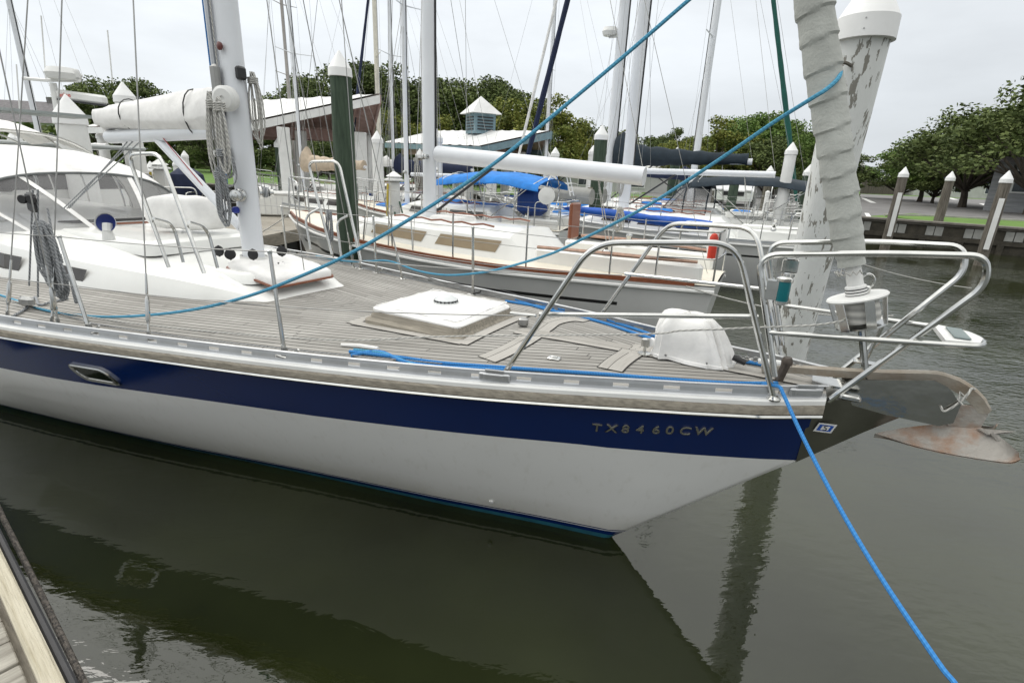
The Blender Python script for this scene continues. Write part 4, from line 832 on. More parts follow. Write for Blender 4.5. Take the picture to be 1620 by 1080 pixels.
# ---- mast
MX = V(-3.63, 0.05, 0); mz = 1.56; MH = 15.3
def mastsec(rx, ry, z, n=20): return [V(MX.x+rx*math.cos(2*math.pi*j/n), MX.y+ry*math.sin(2*math.pi*j/n)*(1 if math.cos(2*math.pi*j/n) > -.6 else .8), z) for j in range(n)]
m = MB(); m.grid([mastsec(.115, .082, z) for z in (mz-.06, 2, 3, 4, 6, MH)], closed=True); mast = m.build('mast', MASTW, BOAT)
m = MB(); m.box(V(MX.x-.16, MX.y-.0, 8.9), (.09, .11, 12.4), bev=.02); m.build('furling_slot_extrusion', MASTW, mast)
m = MB(); m.grid([mastsec(.145, .105, z) for z in (mz-.08, mz-.02)], closed=True).build('mast_collar', WPAINT, mast)
MB().tube([V(MX.x-.12, MX.y-.085, 2.72), V(MX.x-.12, MX.y-.085, 14.8)], .020, 6).tube([V(MX.x-.235, MX.y-.03, 2.8), V(MX.x-.235, MX.y-.03, 14.8)], .012, 6).build('sail_track', ALU, mast)
for k, (dx, dy) in enumerate(((-.155, -.072), (-.20, -.072), (-.04, -.108))):
    MB().tube([V(MX.x+dx, MX.y+dy, 1.9+.3*k), V(MX.x+dx*.8, MX.y+dy, 6), V(MX.x+dx*.5, MX.y+dy*.8, 14.5)], .0055, 6).build('halyard', ROPEB2 if k < 2 else ROPEW, mast)
for z, an in ((2.08, -1.1), (2.42, -2.0), (2.10, 1.1), (2.45, 2.3)):
    a = V(math.cos(an), math.sin(an), 0); c = MX+V(0, 0, z)+a*.10
    m = MB(); m.lathe(c, [(.055, 0), (.055, .02), (.034, .03), (.033, .075), (.05, .085), (.05, .095), (.03, .10), (.03, .12), (.012, .125)], 20, axis=a); wn = m.build('winch', STEEL, mast); MB().lathe(c+a*.052, [(.036, -.02), (.044, -.01), (.044, .012), (.036, .02)], 16, axis=a).build('rope_turns', ROPEG, wn)
rl = P(380, 153, -.13); MB().lathe(V(MX.x+.06, MX.y-.10, rl.z), [(.0, 0), (.08, 0.004), (.098, .02), (.098, .085), (.075, .105), (.022, .11), (.022, .10), (.0, .10)], 26, axis=(.45, -1, -.12)).build('loudspeaker_housing', WPAINT, mast)
MB().box(V(MX.x-.06, MX.y-.12, 3.0), (.09, .06, .22), bev=.02).build('halyard_lock', mat('grey_casting', (.30, .30, .29), .5, .3), mast)
MB().box(V(MX.x-.1, MX.y-.10, 2.78), (.10, .05, .14), .3, bev=.02).build('grey_block', mat('grey_casting', (.3, .3, .29), .5, .3), mast)
MB().box(V(MX.x+.14, MX.y-.03, 3.05), (.06, .08, .10), bev=.015).build('spinnaker_car', BLACK, mast)
MB().lathe(V(MX.x+.02, MX.y-.10, 3.24), [(.03, 0), (.032, .015), (.012, .025)], 14, axis=(0, -1, 0)).build('oval_fitting', mat('dark_red_plastic', (.12, .03, .025), .4), mast)
MB().lathe(V(MX.x-.03, MX.y-.088, 1.95), [(.03, 0), (.03, .03), (.02, .05)], 14, axis=(0, -1, 0)).build('blue_cap', mat('blue_plastic', (.01, .03, .3), .4), mast)
for k, (dx, dy) in enumerate(((.22, -.16), (.08, -.28), (-.14, -.24), (.24, .12))):
    c = V(MX.x+dx, MX.y+dy, mz+.03); m = MB(); m.lathe(c, [(.03, -.015), (.045, -.012), (.03, 0), (.045, .012), (.03, .015)], 18, axis=(.9 if k % 2 else .2, -.8, .05)); m.tube([c-V(0, 0, .05), c+V(0, 0, .05)], .009, 6); m.build('turning_block', BLACK, BOAT)
MB().tube([V(MX.x, MX.y, 8.2), V(MX.x-.15, MX.y-1.35, 8.3)], .03, 8).build('spreader', MASTW, mast); MB().tube([V(MX.x, MX.y, 8.2), V(MX.x-.15, MX.y+1.35, 8.3)], .03, 8).build('spreader', MASTW, mast)
# ---- boom with stacked sail in a white cover
b0 = V(MX.x-.17, .05, 2.72); be = V(-5.8, .05, 2.66)
m = MB(); Pg = []
BS = [(0, .09, .18, .09), (.15, .12, .24, .10), (.5, .12, .215, .10), (1.2, .115, .165, .09), (1.9, .11, .12, .09), (2.05, .105, .11, .09)]
for l, w_, hup, hdn in BS:
    row = []
    for j in range(20):
        a = 2*math.pi*j/20; y = w_*math.cos(a); z = (hup if math.sin(a) > 0 else hdn)*math.copysign(abs(math.sin(a))**.85, math.sin(a)); k = .026*noise.noise(V(l*2.6, a*1.5, 0)); row.append(V(b0.x-l, b0.y+y*(1+k*4)*(1 if z < .1 else .75), b0.z+z+k*2-.03*l/4))
    Pg.append(row)
m.grid(Pg, closed=True); m.add(Pg[0], [list(range(20))]); m.add(Pg[-1], [list(range(20))]); boom = m.build('boom_cover', WCANV, BOAT, auto=60, label='white canvas cover over the furled mainsail')
MB().tube([V(b0.x-.02, .05, b0.z-.11), V(be.x, .05, be.z-.12)], .065, 12).build('boom', MASTW, BOAT)
for l in (.42, 1.5): MB().tube([V(b0.x-l, b0.y+.118*math.cos(a), b0.z+.035+(.20 if l < 1 else .142)*math.sin(a)) for a in [i*math.pi/8 for i in range(17)]], .006, 5).build('cover_strap', BLACK, boom)
MB().tube([V(MX.x-.14, .05, 1.78), V(b0.x-1.15, .05, b0.z-.16)], .042, 10).build('boom_vang', MASTW, BOAT)
MB().tube([V(MX.x-.16, .05, 1.75), V(b0.x-1.0, .0, b0.z-.12)], .0045, 6).build('vang_tackle', mat('red_fleck_rope', (.35, .05, .05), .8), BOAT)
for ya, yb in ((.8, .02), (1.25, .05), (1.6, .0)):
    MB().tube([V(b0.x-1.1-ya*.3, .05, b0.z-.18), V(-5.9, -.4-yb, 1.82)], .006, 6).build('preventer_line', ROPEG, BOAT)
# ---- standing rigging: shrouds with turnbuckles
def shroud(base, topp, r=.0045, tb=True, name='shroud', parent=None):
    base, topp = Vector(base), Vector(topp); d = (topp-base).normalized(); s_ = MB().tube([base+d*.34 if tb else base, topp], r, 6).build(name, WIRE, BOAT)
    if tb:
        m = MB(); m.tube([base, base+d*.05], .012, 8).tube([base+d*.05, base+d*.30], .0085, 6).tube([base+d*.09, base+d*.12, base+d*.24, base+d*.27], [.008, .015, .015, .008], 8).tube([base+d*.30, base+d*.42], [.009, .006], 8); m.build('turnbuckle', STEEL, s_)
        MB().box(base-V(0, 0, .005), (.07, .03, .02), bev=.005).build('chainplate', STEEL, s_)
    return s_
for sd_ in (-1, 1):
    shroud(V(-2.84, sd_*(bd(-2.84, sd_)-.10), zd(-2.84)+.02), V(MX.x, sd_*.1, 8.0))
    shroud(V(-3.62, sd_*(bd(-3.62, sd_)-.10), zd(-3.62)+.02), V(MX.x-.15, sd_*1.33, 8.3)); shroud(V(-3.72, sd_*(bd(-3.72, sd_)-.12), zd(-3.62)+.02), V(MX.x, sd_*.1, 7.9))
    shroud(V(-4.15, sd_*(bd(-4.15, sd_)-.10), zd(-4.1)+.02), V(MX.x-.1, sd_*.1, 7.8))
shroud(V(-12.2, 0, 1.3), V(MX.x-.1, 0, 15.2), tb=False, name='backstay')
MB().tube([V(-2.9, .0, 1.5), V(MX.x+.12, .0, 9)], .004, 6).build('baby_stay', WIRE, BOAT)
# ---- sprayhood: white canvas roof with clear vinyl front
DX, DZ = -5.95, 1.70
def arch(s, w_, z0, zt, n=24, p=2.6):
    o = []
    for i in range(n+1):
        a = math.pi*i/n; c, s_ = math.cos(a), math.sin(a); o.append(V(s, CY-.02-w_*math.copysign(abs(c)**(2/p), c), z0+(zt-z0)*abs(s_)**(2/p)))
    return o
base_f = [V(DX-.0 - .55*abs(2*i/24-1)**2.2, CY-1.08+2.16*i/24, rz_(DX)-.0-.10*abs(2*i/24-1)**2) for i in range(25)]
A1 = arch(DX-.78, 1.12, 1.58, 2.14); A2 = arch(DX-1.25, 1.2, 1.52, 2.34); A3 = arch(DX-2.3, 1.26, 1.45, 2.42)
sph = thing('sprayhood', None, None); sph.matrix_basis = Matrix.Identity(4); sph.parent = BOAT; sph['label'] = 'white sprayhood with clear vinyl windscreen'
for i0, i1 in ((0, 4), (4, 9), (9, 15), (15, 20), (20, 24)):
    m = MB(); Pg = []
    for f in (0, .25, .5, .75, 1): Pg.append([base_f[i].lerp(A1[i], f)+V(.05*math.sin(math.pi*f), 0, 0) for i in range(i0, i1+1)])
    m.grid(Pg).build('clear_panel', VINYL, sph, auto=60)
for i in (4, 9, 15, 20, 0, 24):
    m = MB(); Pt = [base_f[i].lerp(A1[i], f/5)+V(.056*math.sin(math.pi*f/5)+.004, 0, 0) for f in range(6)]; n = V(0, .028, 0); m.grid([[p-n for p in Pt], [p+n for p in Pt]]); m.grid([[p-n-V(.012, 0, 0) for p in Pt], [p+n-V(.012, 0, 0) for p in Pt]]); m.build('canvas_strip', WCANV, sph)
m = MB(); Pg = []
def lerpa(A, B, f, bul=0): return [a.lerp(b, f)+V(0, 0, bul*math.sin(math.pi*f)) for a, b in zip(A, B)]
for A_, B_ in ((A1, A2), (A2, A3)):
    for f in (0, .25, .5, .75): Pg.append([p+V(0, 0, .012*noise.noise(p*2.2)) for p in lerpa(A_, B_, f, .03)])
Pg.append(A3); m.grid(Pg); m.grid([[p-V(0, 0, .008) for p in r_] for r_ in Pg]); m.build('canvas_top', WCANV, sph, auto=60)
MB().tube([p+V(.012, 0, .004) for p in A1], .014, 6).build('front_binding', mat('grey_binding', (.16, .17, .17), .8), sph); MB().tube([p+V(0, 0, -.02) for p in A2], .013, 8).build('frame_hoop', STEEL, sph); MB().tube([p+V(0, 0, -.02) for p in A3], .013, 8).build('frame_hoop', STEEL, sph)
MB().tube([p+V(0, 0, .006) for p in base_f], .014, 6).build('base_strip', WGEL, sph)
# cockpit coaming, wheel guard and aft enclosure glimpsed through the screen
m = MB(); m.box(V(-9.0, .0, 1.42), (4.2, 2.6, .4), bev=.08).build('cockpit_coaming', WGEL, BOAT)
MB().box(V(-9.0, .0, 1.60), (3.0, 1.3, .06)).build('cockpit_sole', GTEAK, BOAT, smooth=False)
MB().tube([V(-8.9, .05+.42*math.cos(a), 1.95+.42*math.sin(a)) for a in [i*math.pi/10 for i in range(20)]], .018, 8, closed=True).build('steering_wheel', STEEL, BOAT)
# bimini behind
A4 = arch(DX-2.5, 1.25, 1.5, 2.62); A5 = arch(DX-3.6, 1.25, 1.6, 2.78); A6 = arch(DX-4.6, 1.2, 1.6, 2.70)
m = MB(); Pg = []
for A_, B_ in ((A4, A5), (A5, A6)):
    for f in (0, .25, .5, .75): Pg.append([p+V(0, 0, .02*noise.noise(p*2.0)) for p in lerpa(A_[6:19], B_[6:19], f, -.02)])
m.grid(Pg).build('bimini_top', WCANV, BOAT, auto=60); 
for A_ in (A4, A5, A6): MB().tube([p-V(0, 0, .03) for p in A_], .013, 8).build('bimini_hoop', STEEL, BOAT)
# solar panel edge on the aft arch
MB().box(V(-10.2, .35, 2.92), (.9, 2.9, .04)).build('solar_panel', mat('panel_frame', (.35, .38, .37), .4, .6), BOAT, smooth=False)

# ================================================================ LOOSE THINGS ON AND ROUND THE NEAR BOAT
def Wd(p): return BM @ Vector(p)
def rope(name, pts, r, m, label, group=None, k=6, world=False, cat='rope', n=8):
    pts = smooth(pts, k); pts = pts if world else [Wd(p) for p in pts]
    return tag(MB().tube(pts, r, n).build(name, m), label, cat, group)
def dkp(px, py, zz=1.3, lift=.012):
    p = Z(px, py, zz)
    for _ in range(3): p = Z(px, py, cam_z(p.x, p.y)+lift)
    return p
# starboard sheet: from the jib clew down across the deck
cl = P(1262, -30, -.08)
pts = [P(1240, -128, -.05), P(1170, -68, -.11), P(1090, 0, -.17), P(986, 90, -.28), P(880, 179, -.42), P(776, 263, -.58), P(659, 340, -.78), P(556, 400, -.95), P(480, 435, -1.05)]
pts += [P(400, 466, -1.12), P(320, 487, -1.18), P(240, 498, -1.22), dkp(160, 501), dkp(90, 494), dkp(50, 484), dkp(10, 470), dkp(-40, 455)]
rope('jib_sheet', pts, .0095, ROPEB, 'blue braided sheet rising from the near deck edge to the top of the furled headsail', 'headsail sheets')
# port sheet round the front of the wrapped sail
b = [P(1285, 92, .10), P(1315, 98, .06), P(1329, 110, .0), P(1326, 124, -.07), P(1308, 141, -.11), P(1284, 156, -.12), P(1222, 195, -.07), P(1158, 239, .0), P(1093, 282, .07), P(1013, 332, .19), P(924, 377, .34), P(870, 402, .44), P(800, 423, .62), P(755, 432, .76), P(705, 435, .90), P(660, 428, 1.02), P(616, 413, 1.13), P(583, 413, 1.2), P(548, 413, 1.27), P(500, 405, 1.4)]
rope('jib_sheet', b, .0095, ROPEB, 'blue braided sheet wrapped round the grey furled headsail and led to the far rail', 'headsail sheets')
# bow line to the dock
a = Z(1240, 625, 1.44); e = BI @ W(1530, 1110, .95)
pts = [V(a.x-.1, a.y+.14, a.z-.02), V(a.x-.03, a.y+.05, a.z+.02), a] + [a.lerp(e, t)-V(0, 0, .25*t*(1-t)) for t in (.15, .4, .65, .9)] + [e, e+(e-a)*.35]
rope('mooring_line', pts, .0088, ROPEB2, 'bright blue bow line running down to the dock at bottom right')
# deck ropes
def dr_(*q, **k): return [dkp(px, py, **k) for px, py in q]
rope('deck_rope', dr_((553, 556), (590, 560), (640, 566), (700, 574), (780, 580), (870, 586), (960, 592), (1060, 600), (1160, 606), (1230, 606)), .011, ROPEB2, 'bright blue rope lying along the near toe rail towards the bow')
rope('deck_rope', dr_((555, 562), (600, 556), (640, 572), (700, 580), (760, 583), (800, 585)), .011, ROPEB2, 'doubled end of the blue rope beside the near toe rail', None)
rope('deck_rope', dr_((560, 553), (610, 560), (660, 578), (720, 584)), .010, ROPEB, 'faded blue rope under the bright blue rope by the near toe rail')
for q, lb in ((((800, 476), (850, 484), (905, 493), (955, 505), (1010, 522), (1060, 540)), 'upper of the twin blue ropes along the far deck edge'), (((805, 471), (860, 488), (915, 500), (960, 512), (1005, 527), (1060, 545)), 'lower of the twin blue ropes along the far deck edge'), (((1140, 566), (1180, 572), (1212, 578)), 'short blue rope end behind the windlass cover')):
    rope('deck_rope', dr_(*q), .011, ROPEB2, lb, 'blue ropes along the far deck edge')
pt = [dkp(540, 545), dkp(570, 547), dkp(598, 551)]; tag(MB().tube([Wd(p) for p in pt], [.010, .014, .012], 8).build('rope_sleeve', WCANV), 'small white chafe sleeve lying at the end of the blue rope', 'chafe sleeve')
# furling line
fl = [Wd(p) for p in [P(1345, 505, -.06), P(1290, 514, -.2), P(1197, 518, -.33), P(1130, 521, -.27), P(1075, 523, -.24), P(1030, 528, -.15), dkp(880, 530, lift=.05), dkp(700, 532, lift=.03), dkp(540, 538, lift=.03), dkp(330, 524, lift=.04), dkp(165, 505, lift=.04), dkp(60, 485, lift=.04), dkp(-60, 455)]]
tag(MB().tube(smooth(fl, 5), .0052, 7).build('furling_line', ROPEW), 'thin white furling line running aft from the drum across the deck', 'rope')
# jackline and thin lines near the starboard edge
tag(MB().tube([Wd(p) for p in dr_((-20, 462), (150, 512), (300, 535), (500, 557), (700, 575))], .004, 6).build('jackline', ROPEG), 'thin grey line stretched low along the near toe rail', 'rope')
tag(MB().tube([Wd(p) for p in [P(650, 430, 1.15), P(700, 446, 1.05), P(790, 458, .97), P(870, 480, .85)]], .004, 6).build('jackline', BLACK), 'thin black line along the far toe rail between two stanchions', 'rope')
# snatch block on the rail
for px, py in ((45, 487),): 
    p = dkp(px, py); m = MB(); m.box(Wd(p+V(0, 0, .05)), (.13, .05, .08), TH+.3, bev=.02); bl = m.build('snatch_block', DSTEEL); tag(bl, 'steel and black snatch block on the near rail beside the rope bundle', 'block')
# rope coils
def coil(name, topp, length, loops, width, r, m, label, group, seed, parent=None):
    rr = random.Random(seed); topp = Vector(topp); pts = []
    for i in range(loops):
        w_ = width*rr.uniform(.5, 1.1); l_ = length*rr.uniform(.72, 1.0); a = rr.uniform(-.6, .6)+TH; e = V(math.cos(a), math.sin(a), 0); o = V(rr.uniform(-.02, .02), rr.uniform(-.02, .02), 0)
        pts += [topp+o+V(0, 0, -.02), topp+o+e*w_*.45-V(0, 0, l_*.35), topp+o+e*w_*.5-V(0, 0, l_*.8), topp+o-V(0, 0, l_), topp+o-e*w_*.5-V(0, 0, l_*.8), topp+o-e*w_*.4-V(0, 0, l_*.35)]
    mb = MB().tube(smooth(pts, 4), r, 6)
    for k in range(4): z = topp.z-.10*length-k*r*2.1; mb.tube([V(topp.x+width*.32*math.cos(q), topp.y+width*.32*math.sin(q), z+.3*r*math.sin(q)) for q in [i*math.pi/6 for i in range(12)]], r, 6, closed=True)
    return tag(mb.build(name, m), label, 'rope coil', group)
CG = 'coiled ropes hanging on the near boat'
def cp(px, py, t): return Wd(P(px, py, t))
coil('rope_coil', cp(333, 142, -.10), .85, 7, .13, .008, ROPEW, 'pale rope coil hanging highest on the left of the near mast', CG, 1)
coil('rope_coil', cp(345, 150, -.22), .60, 5, .12, .008, ROPEW, 'pale rope coil hanging in front of the white boom end', CG, 2)
coil('rope_coil', cp(398, 110, .12), .65, 6, .12, .006, ROPEW, 'thin beige cord coil hanging right of the white round housing', CG, 3)
coil('rope_coil', cp(345, 262, -.15), .52, 8, .11, .008, ROPEG, 'grey rope coil hanging below the mast winch', CG, 4)
coil('rope_coil', cp(352, 230, -.20), .35, 4, .15, .007, ROPEG, 'small grey loops of rope around the mast winch', CG, 5)
coil('rope_coil', cp(62, 345, -1.42), .48, 13, .13, .008, ROPEG, 'grey rope bundle hanging from the aft near shroud', CG, 6)
coil('rope_coil', cp(82, 395, -1.40), .40, 11, .13, .008, ROPEG, 'lower grey rope bundle tied in front of the aft near shroud', CG, 7)
coil('rope_coil', cp(110, 430, -1.38), .22, 5, .05, .006, ROPEG, 'smallest grey rope hank beside the near stanchion', CG, 8)
coil('rope_coil', cp(520, 330, 1.35), .40, 6, .09, .008, ROPEG, 'grey rope bundle hanging on the far shroud left of the green pile', CG, 10)
tl = []
for k, (px, py, qx, qy) in enumerate(((52, 300, 46, 452), (60, 300, 60, 470), (75, 330, 100, 455))): tl.append(MB().tube([cp(px, py, -1.40), cp(qx, qy, -1.46)], .006, 6).build('backstay_tackle_line', ROPEG))
for o, lb in zip(tl, ('left', 'middle', 'right')): tag(o, lb+' grey fall of the tackle by the aft near shroud', 'rope', 'tackle falls by the aft near shroud')
m = MB(); c = cp(50, 320, -1.42)
for dx in (-.03, .03): m.lathe(c+V(dx, -.03, .02), [(.028, -.01), (.03, 0), (.028, .01)], 14, axis=(0, 1, 0))
m.box(c, (.11, .03, .13), TH, bev=.02); tag(m.build('rope_block', BLACK), 'black block with twin steel sheaves above the grey rope bundle', 'block')
rope('loose_rope', dr_((20, 500), (40, 488), (55, 470), (62, 482), (80, 478), (108, 472)), .009, ROPEG, 'grey rope tails lying at the foot of the aft near shroud')
# liferaft bag
lc = V(-4.92, .25, rz_(-4.9)+.16+.14); m = MB(); Pg = []
for i in range(15):
    x = -.52+1.04*i/14; k = (1-abs(2*i/14-1)**6)**.4 if i not in (0, 14) else .35; row = []
    for j in range(20):
        a = 2*math.pi*j/20; y = .20*k*math.copysign(abs(math.cos(a))**.6, math.cos(a)); z = .17*k*math.copysign(abs(math.sin(a))**.6, math.sin(a)); w_ = .014*noise.noise(V(x*5, a*2, 1)); row.append(Wd(lc+V(x*.72, y+w_+x*.25, z+w_)))
    Pg.append(row)
m.grid(Pg, closed=True); m.add(Pg[0], [list(range(20))]); m.add(Pg[-1], [list(range(20))]); tag(m.build('liferaft_bag', WCANV, auto=70), 'white canvas covered bundle on the cabin roof behind the steel hoops', 'canvas bag')
# ---- plough anchor on the bow roller
anc = thing('plough_anchor', 'rusty galvanised plough anchor resting on the steel bow roller', 'anchor', Wd(V(1.3, 0, 1.3)), TH)
AI = anc.matrix_basis.inverted(); af = lambda px, py, t=0: AI @ Wd(P(px, py, t))
m = MB(); Pg = []; sk_ = [(1205, 582, 11), (1250, 583, 11), (1300, 587, 12), (1380, 592, 13), (1440, 594, 14), (1480, 596, 15), (1510, 606, 17), (1535, 622, 17), (1552, 640, 14), (1558, 652, 8)]
pts = smooth([af(a, b) for a, b, c in sk_], 3); ws = [sk_[min(9, i//3)][2]*.0032 for i in range(len(pts))]
for i, p in enumerate(pts):
    d = (pts[min(i+1, len(pts)-1)]-pts[max(i-1, 0)]).normalized(); n = V(-d.z, 0, d.x); h = ws[i]*.5+.004; t = .013; Pg.append([p-n*h+V(0, -t, 0), p+n*h*.7+V(0, -t*1.6, 0), p+n*h+V(0, -t, 0), p+n*h+V(0, t, 0), p+n*h*.7+V(0, t*1.6, 0), p-n*h+V(0, t, 0)])
m.grid(Pg, closed=True); m.add(Pg[0], [list(range(6))]); m.add(Pg[-1], [list(range(6))]); m.build('shank', mat('dull_galvanised', (.40, .37, .32), .6, .4, col2=(.27, .21, .15), scale=5, lo=.35, hi=.6, bump=.3), anc)
# fluke: two curved blades meeting at a ridge
tip = af(1384, 685, 0); keel = [af(1384, 685), af(1450, 676), af(1530, 668), af(1560, 645)]; 
outl = [((1384, 685), 0.0), ((1440, 703), -.075), ((1500, 717), -.13), ((1560, 727), -.165), ((1600, 731), -.185), ((1619, 723), -.19)]
ridge = [((1384, 685), 0), ((1440, 675), 0), ((1500, 670), 0), ((1540, 672), 0), ((1580, 690), -.06), ((1612, 715), -.17)]
for sgn in (1, -1):
    m = MB(); A_ = []; 
    for (o, ot), (r_, rt_) in zip(outl, ridge):
        a = af(o[0], o[1], ot); b = af(r_[0], r_[1], rt_)
        if sgn < 0: a.y = -a.y; b.y = -b.y if abs(rt_) > 0 else b.y
        A_.append([b.lerp(a, f)+V(0, 0, -.018*math.sin(math.pi*f)) for f in (0, .25, .5, .75, 1)])
    A_ = [[p for p in r] for r in A_]; sA = []
    cols = [smooth([r[k] for r in A_], 4) for k in range(5)]; rowsA = [[c_[i] for c_ in cols] for i in range(len(cols[0]))]
    m.grid(rowsA); m.grid([[p-V(0, 0, .007) for p in r] for r in rowsA]); m.build('fluke', GALV, anc, auto=50)
m = MB(); m.poly([af(1500, 672), af(1485, 655), af(1520, 640), af(1560, 640), af(1562, 655), af(1550, 676)], .012); m.build('fluke_neck', GALV, anc, smooth=False)
m = MB(); m.add([af(1545, 677, -.02), af(1562, 687, -.06), af(1608, 682, -.10), af(1575, 680, -.03)], [[0, 1, 2, 3]]); q_ = [p-V(0, 0, .006) for p in m.v]; m.add(q_, [[3, 2, 1, 0]]); m.tube([af(1570, 684, -.06), af(1584, 700, -.07)], .012, 6); m.build('heel_plate', GALV, anc, smooth=False)
tag(MB().tube(smooth([cp(1488, 642, -.08), cp(1495, 650, -.09), cp(1518, 636, -.085), cp(1532, 622, -.075), cp(1538, 614, -.03), cp(1550, 622, .02)], 5), .0055, 6).build('anchor_lashing', ROPEW), 'white cord lashing tying the anchor to the bow roller', 'rope')
tag(MB().tube([cp(1528, 630, -.08), cp(1519, 620, -.08), cp(1516, 632, -.09), cp(1522, 640, -.09)], .005, 6).build('lashing_knot', ROPEW), 'small loose knot on the white anchor lashing', 'rope')
cm = MB()
cpts = smooth([V(.60, .02, wz+.06), V(.72, .01, 1.46), V(.86, 0, 1.465), V(.95, 0, 1.46)], 6)
for i in range(len(cpts)-1):
    c = Wd((cpts[i]+cpts[i+1])/2); d = Wd(cpts[i+1])-Wd(cpts[i]); n = V(-d.y, d.x, 0).normalized() if i % 2 else V(0, 0, 1)
    cm.tube([c+d*.55*math.cos(a)+n*.013*math.sin(a) for a in [k*math.pi/4 for k in range(8)]], .0045, 5, closed=True)
tag(cm.build('anchor_chain', DSTEEL), 'short galvanised chain between the white windlass cover and the anchor shank', 'chain')
tag(MB().tube([Wd(V(.70, .0, 1.455)), Wd(V(.86, 0, 1.465))], [.016, .02], 10).build('chain_hook_sleeve', WPAINT), 'white sleeve on the anchor shank by the pulpit foot', 'sleeve')
# ================================================================ OTHER YACHTS
def yacht(label, stern, ang, Ln, B, fbs, fbb, hullm, deckm, cabm, mast, stripe=None, group='yachts berthed beyond the near sloop', sternw=.62, stanch=5, teakrail=False, cabin=(.22, .72, .42), windows=3, boom=None, jib=None, bimini=None, dodger=None, wheel=False, spread=(.45, .72), rake=0.0, hatch=BCANV, wins=SMOKE, name='sailing_yacht', pushpit=True, lean=0, winm=None, extra=None, plan=None):
    """local frame: x from the transom forward, y to port, z up from the water"""
    t = thing(name, label, 'sailboat', (stern[0], stern[1], 0), ang, group)
    hp = plan or [(0, sternw), (.15, sternw+.2*(1-sternw)+.1), (.35, .97), (.5, 1.0), (.65, .93), (.8, .70), (.92, .36), (1.0, .02)]
    def hb_(f): return B/2*interp(hp, f)
    def fz(f): return fbs+(fbb-fbs)*f**1.7 - .05*math.sin(math.pi*f)
    n = 36
    def sec(f, k):  # k 0..1 up the side
        z = fz(f)*k-.25*(1-k); over = (1-k)*(.10 if f > .5 else .05); x = Ln*(f*(1-over*1.0)+(.0 if f > .5 else over*.6)); b = hb_(f)*(k**.38 if f < .85 else k**.7); return x, b, z
    ks = [0.02, .16, .2, .24, .5, .74, .775, .93, 1.0]
    m = MB()
    for sd_ in (-1, 1):
        m.grid([[V(x, sd_*b, z) for x, b, z in [sec(i/n, k) for i in range(n+1)]] for k in ks], mifn=lambda i, j: 1 if (i in (1,) ) else (2 if (i == 5 and stripe and .12 < j/n < .94) else (3 if i == 0 else 0)))
    tr = [V(*[(q[0]), -q[1], q[2]]) for q in [sec(0, k) for k in ks]]; tl_ = [V(q.x, -q.y, q.z) for q in tr]
    m.grid([tr, tl_]); hull = m.build('hull', [hullm, NAVY if stripe else hullm, stripe or hullm, TEALP], t, weld=True, auto=50)
    m = MB(); m.grid([[V(Ln*i/n, hb_(i/n)*.97*q, fz(i/n)+.012+.05*(1-q*q)) for q in (-1, -.6, -.3, 0, .3, .6, 1)] for i in range(n+1)]); m.build('deck', deckm, t)
    for sd_ in (-1, 1):
        Pg = []
        for i in range(n+1):
            f = (.03+.95*i/n); x = Ln*f; b = hb_(f)*.985; z = fz(f); Pg.append([V(x, sd_*(b+o), z+h_) for o, h_ in ((-.02, -.0), (.02, -.0), (.02, .055), (-.02, .055))])
        MB().grid(Pg, closed=True).build('toe_rail', TEAK if teakrail else ALU, t)
        MB().tube([V(Ln*i/n, sd_*(hb_(i/n)+.012), fz(i/n)-.06) for i in range(n+1)], .022, 6).build('rub_rail', WPAINT, t)
    # coachroof
    c0, c1, chh = cabin; m = MB(); Pg = []; nc = 18
    def cb(f, i): return hb_(f)*.64*(1 if i > 1 else 1)
    for i in range(nc+1):
        f = c0+(c1-c0)*i/nc; g = min(1, i/2.0)*min(1, (nc-i)/4.0)**.8; h_ = chh*max(.02, g)*(1-.22*i/nc); b = min(cb(f, i), B*.36); z = fz(f); Pg.append([V(Ln*f, b*q, z+h_*k) for q, k in ((-1.04, 0), (-.98, .5), (-.92, .86), (-.8, 1), (-.4, 1.09), (0, 1.13), (.4, 1.09), (.8, 1), (.92, .86), (.98, .5), (1.04, 0))])
    m.grid(Pg); m.add(Pg[0], [list(range(11))]); m.build('coachroof', cabm, t, auto=40)
    def ct(f): i = (f-c0)/(c1-c0)*nc; return fz(f)+chh*min(1, i/2)*min(1, max(0, nc-i)/4.0)**.8*(1-.22*i/nc)*1.10
    for k in range(windows):
        for sd_ in (-1, 1):
            fa = c0+(c1-c0)*(.14+.70*k/max(1, windows)); fb_ = fa+(c1-c0)*.56/max(1, windows); m = MB(); up_, dn = [], []
            for i in range(5):
                f = fa+(fb_-fa)*i/4; b = min(cb(f, 5), B*.36); h_ = (ct(f)-fz(f))/1.1; up_.append(V(Ln*f, sd_*(b*.945+.012), fz(f)+h_*.76)); dn.append(V(Ln*(f+.01), sd_*(b*.995+.012), fz(f)+h_*.34))
            m.add(up_+dn, [[i, i+1, 6+i, 5+i] for i in range(4)]); m.build('window', winm or wins, t, smooth=False)
    for sd_ in (-1, 1):
        pts = [V(Ln*(c0+(c1-c0)*(.2+.5*i/10)), sd_*hb_(c0+(c1-c0)*(.2+.5*i/10))*.48, ct(c0+(c1-c0)*(.2+.5*i/10))+.035+.025*(i % 2)) for i in range(11)]; MB().tube(pts, .014, 6).build('grab_rail', TEAK, t)
    # cockpit well, coamings, winches
    m = MB()
    for sd_ in (-1, 1): m.box(V(Ln*c0*.55, sd_*hb_(.12)*.66, fz(.1)+.13), (Ln*c0*.95, .14, .26), bev=.04)
    m.box(V(Ln*c0*.5, 0, fz(.1)+.02), (Ln*c0*.8, hb_(.1)*1.1, .03)); m.build('cockpit_coaming', cabm, t)
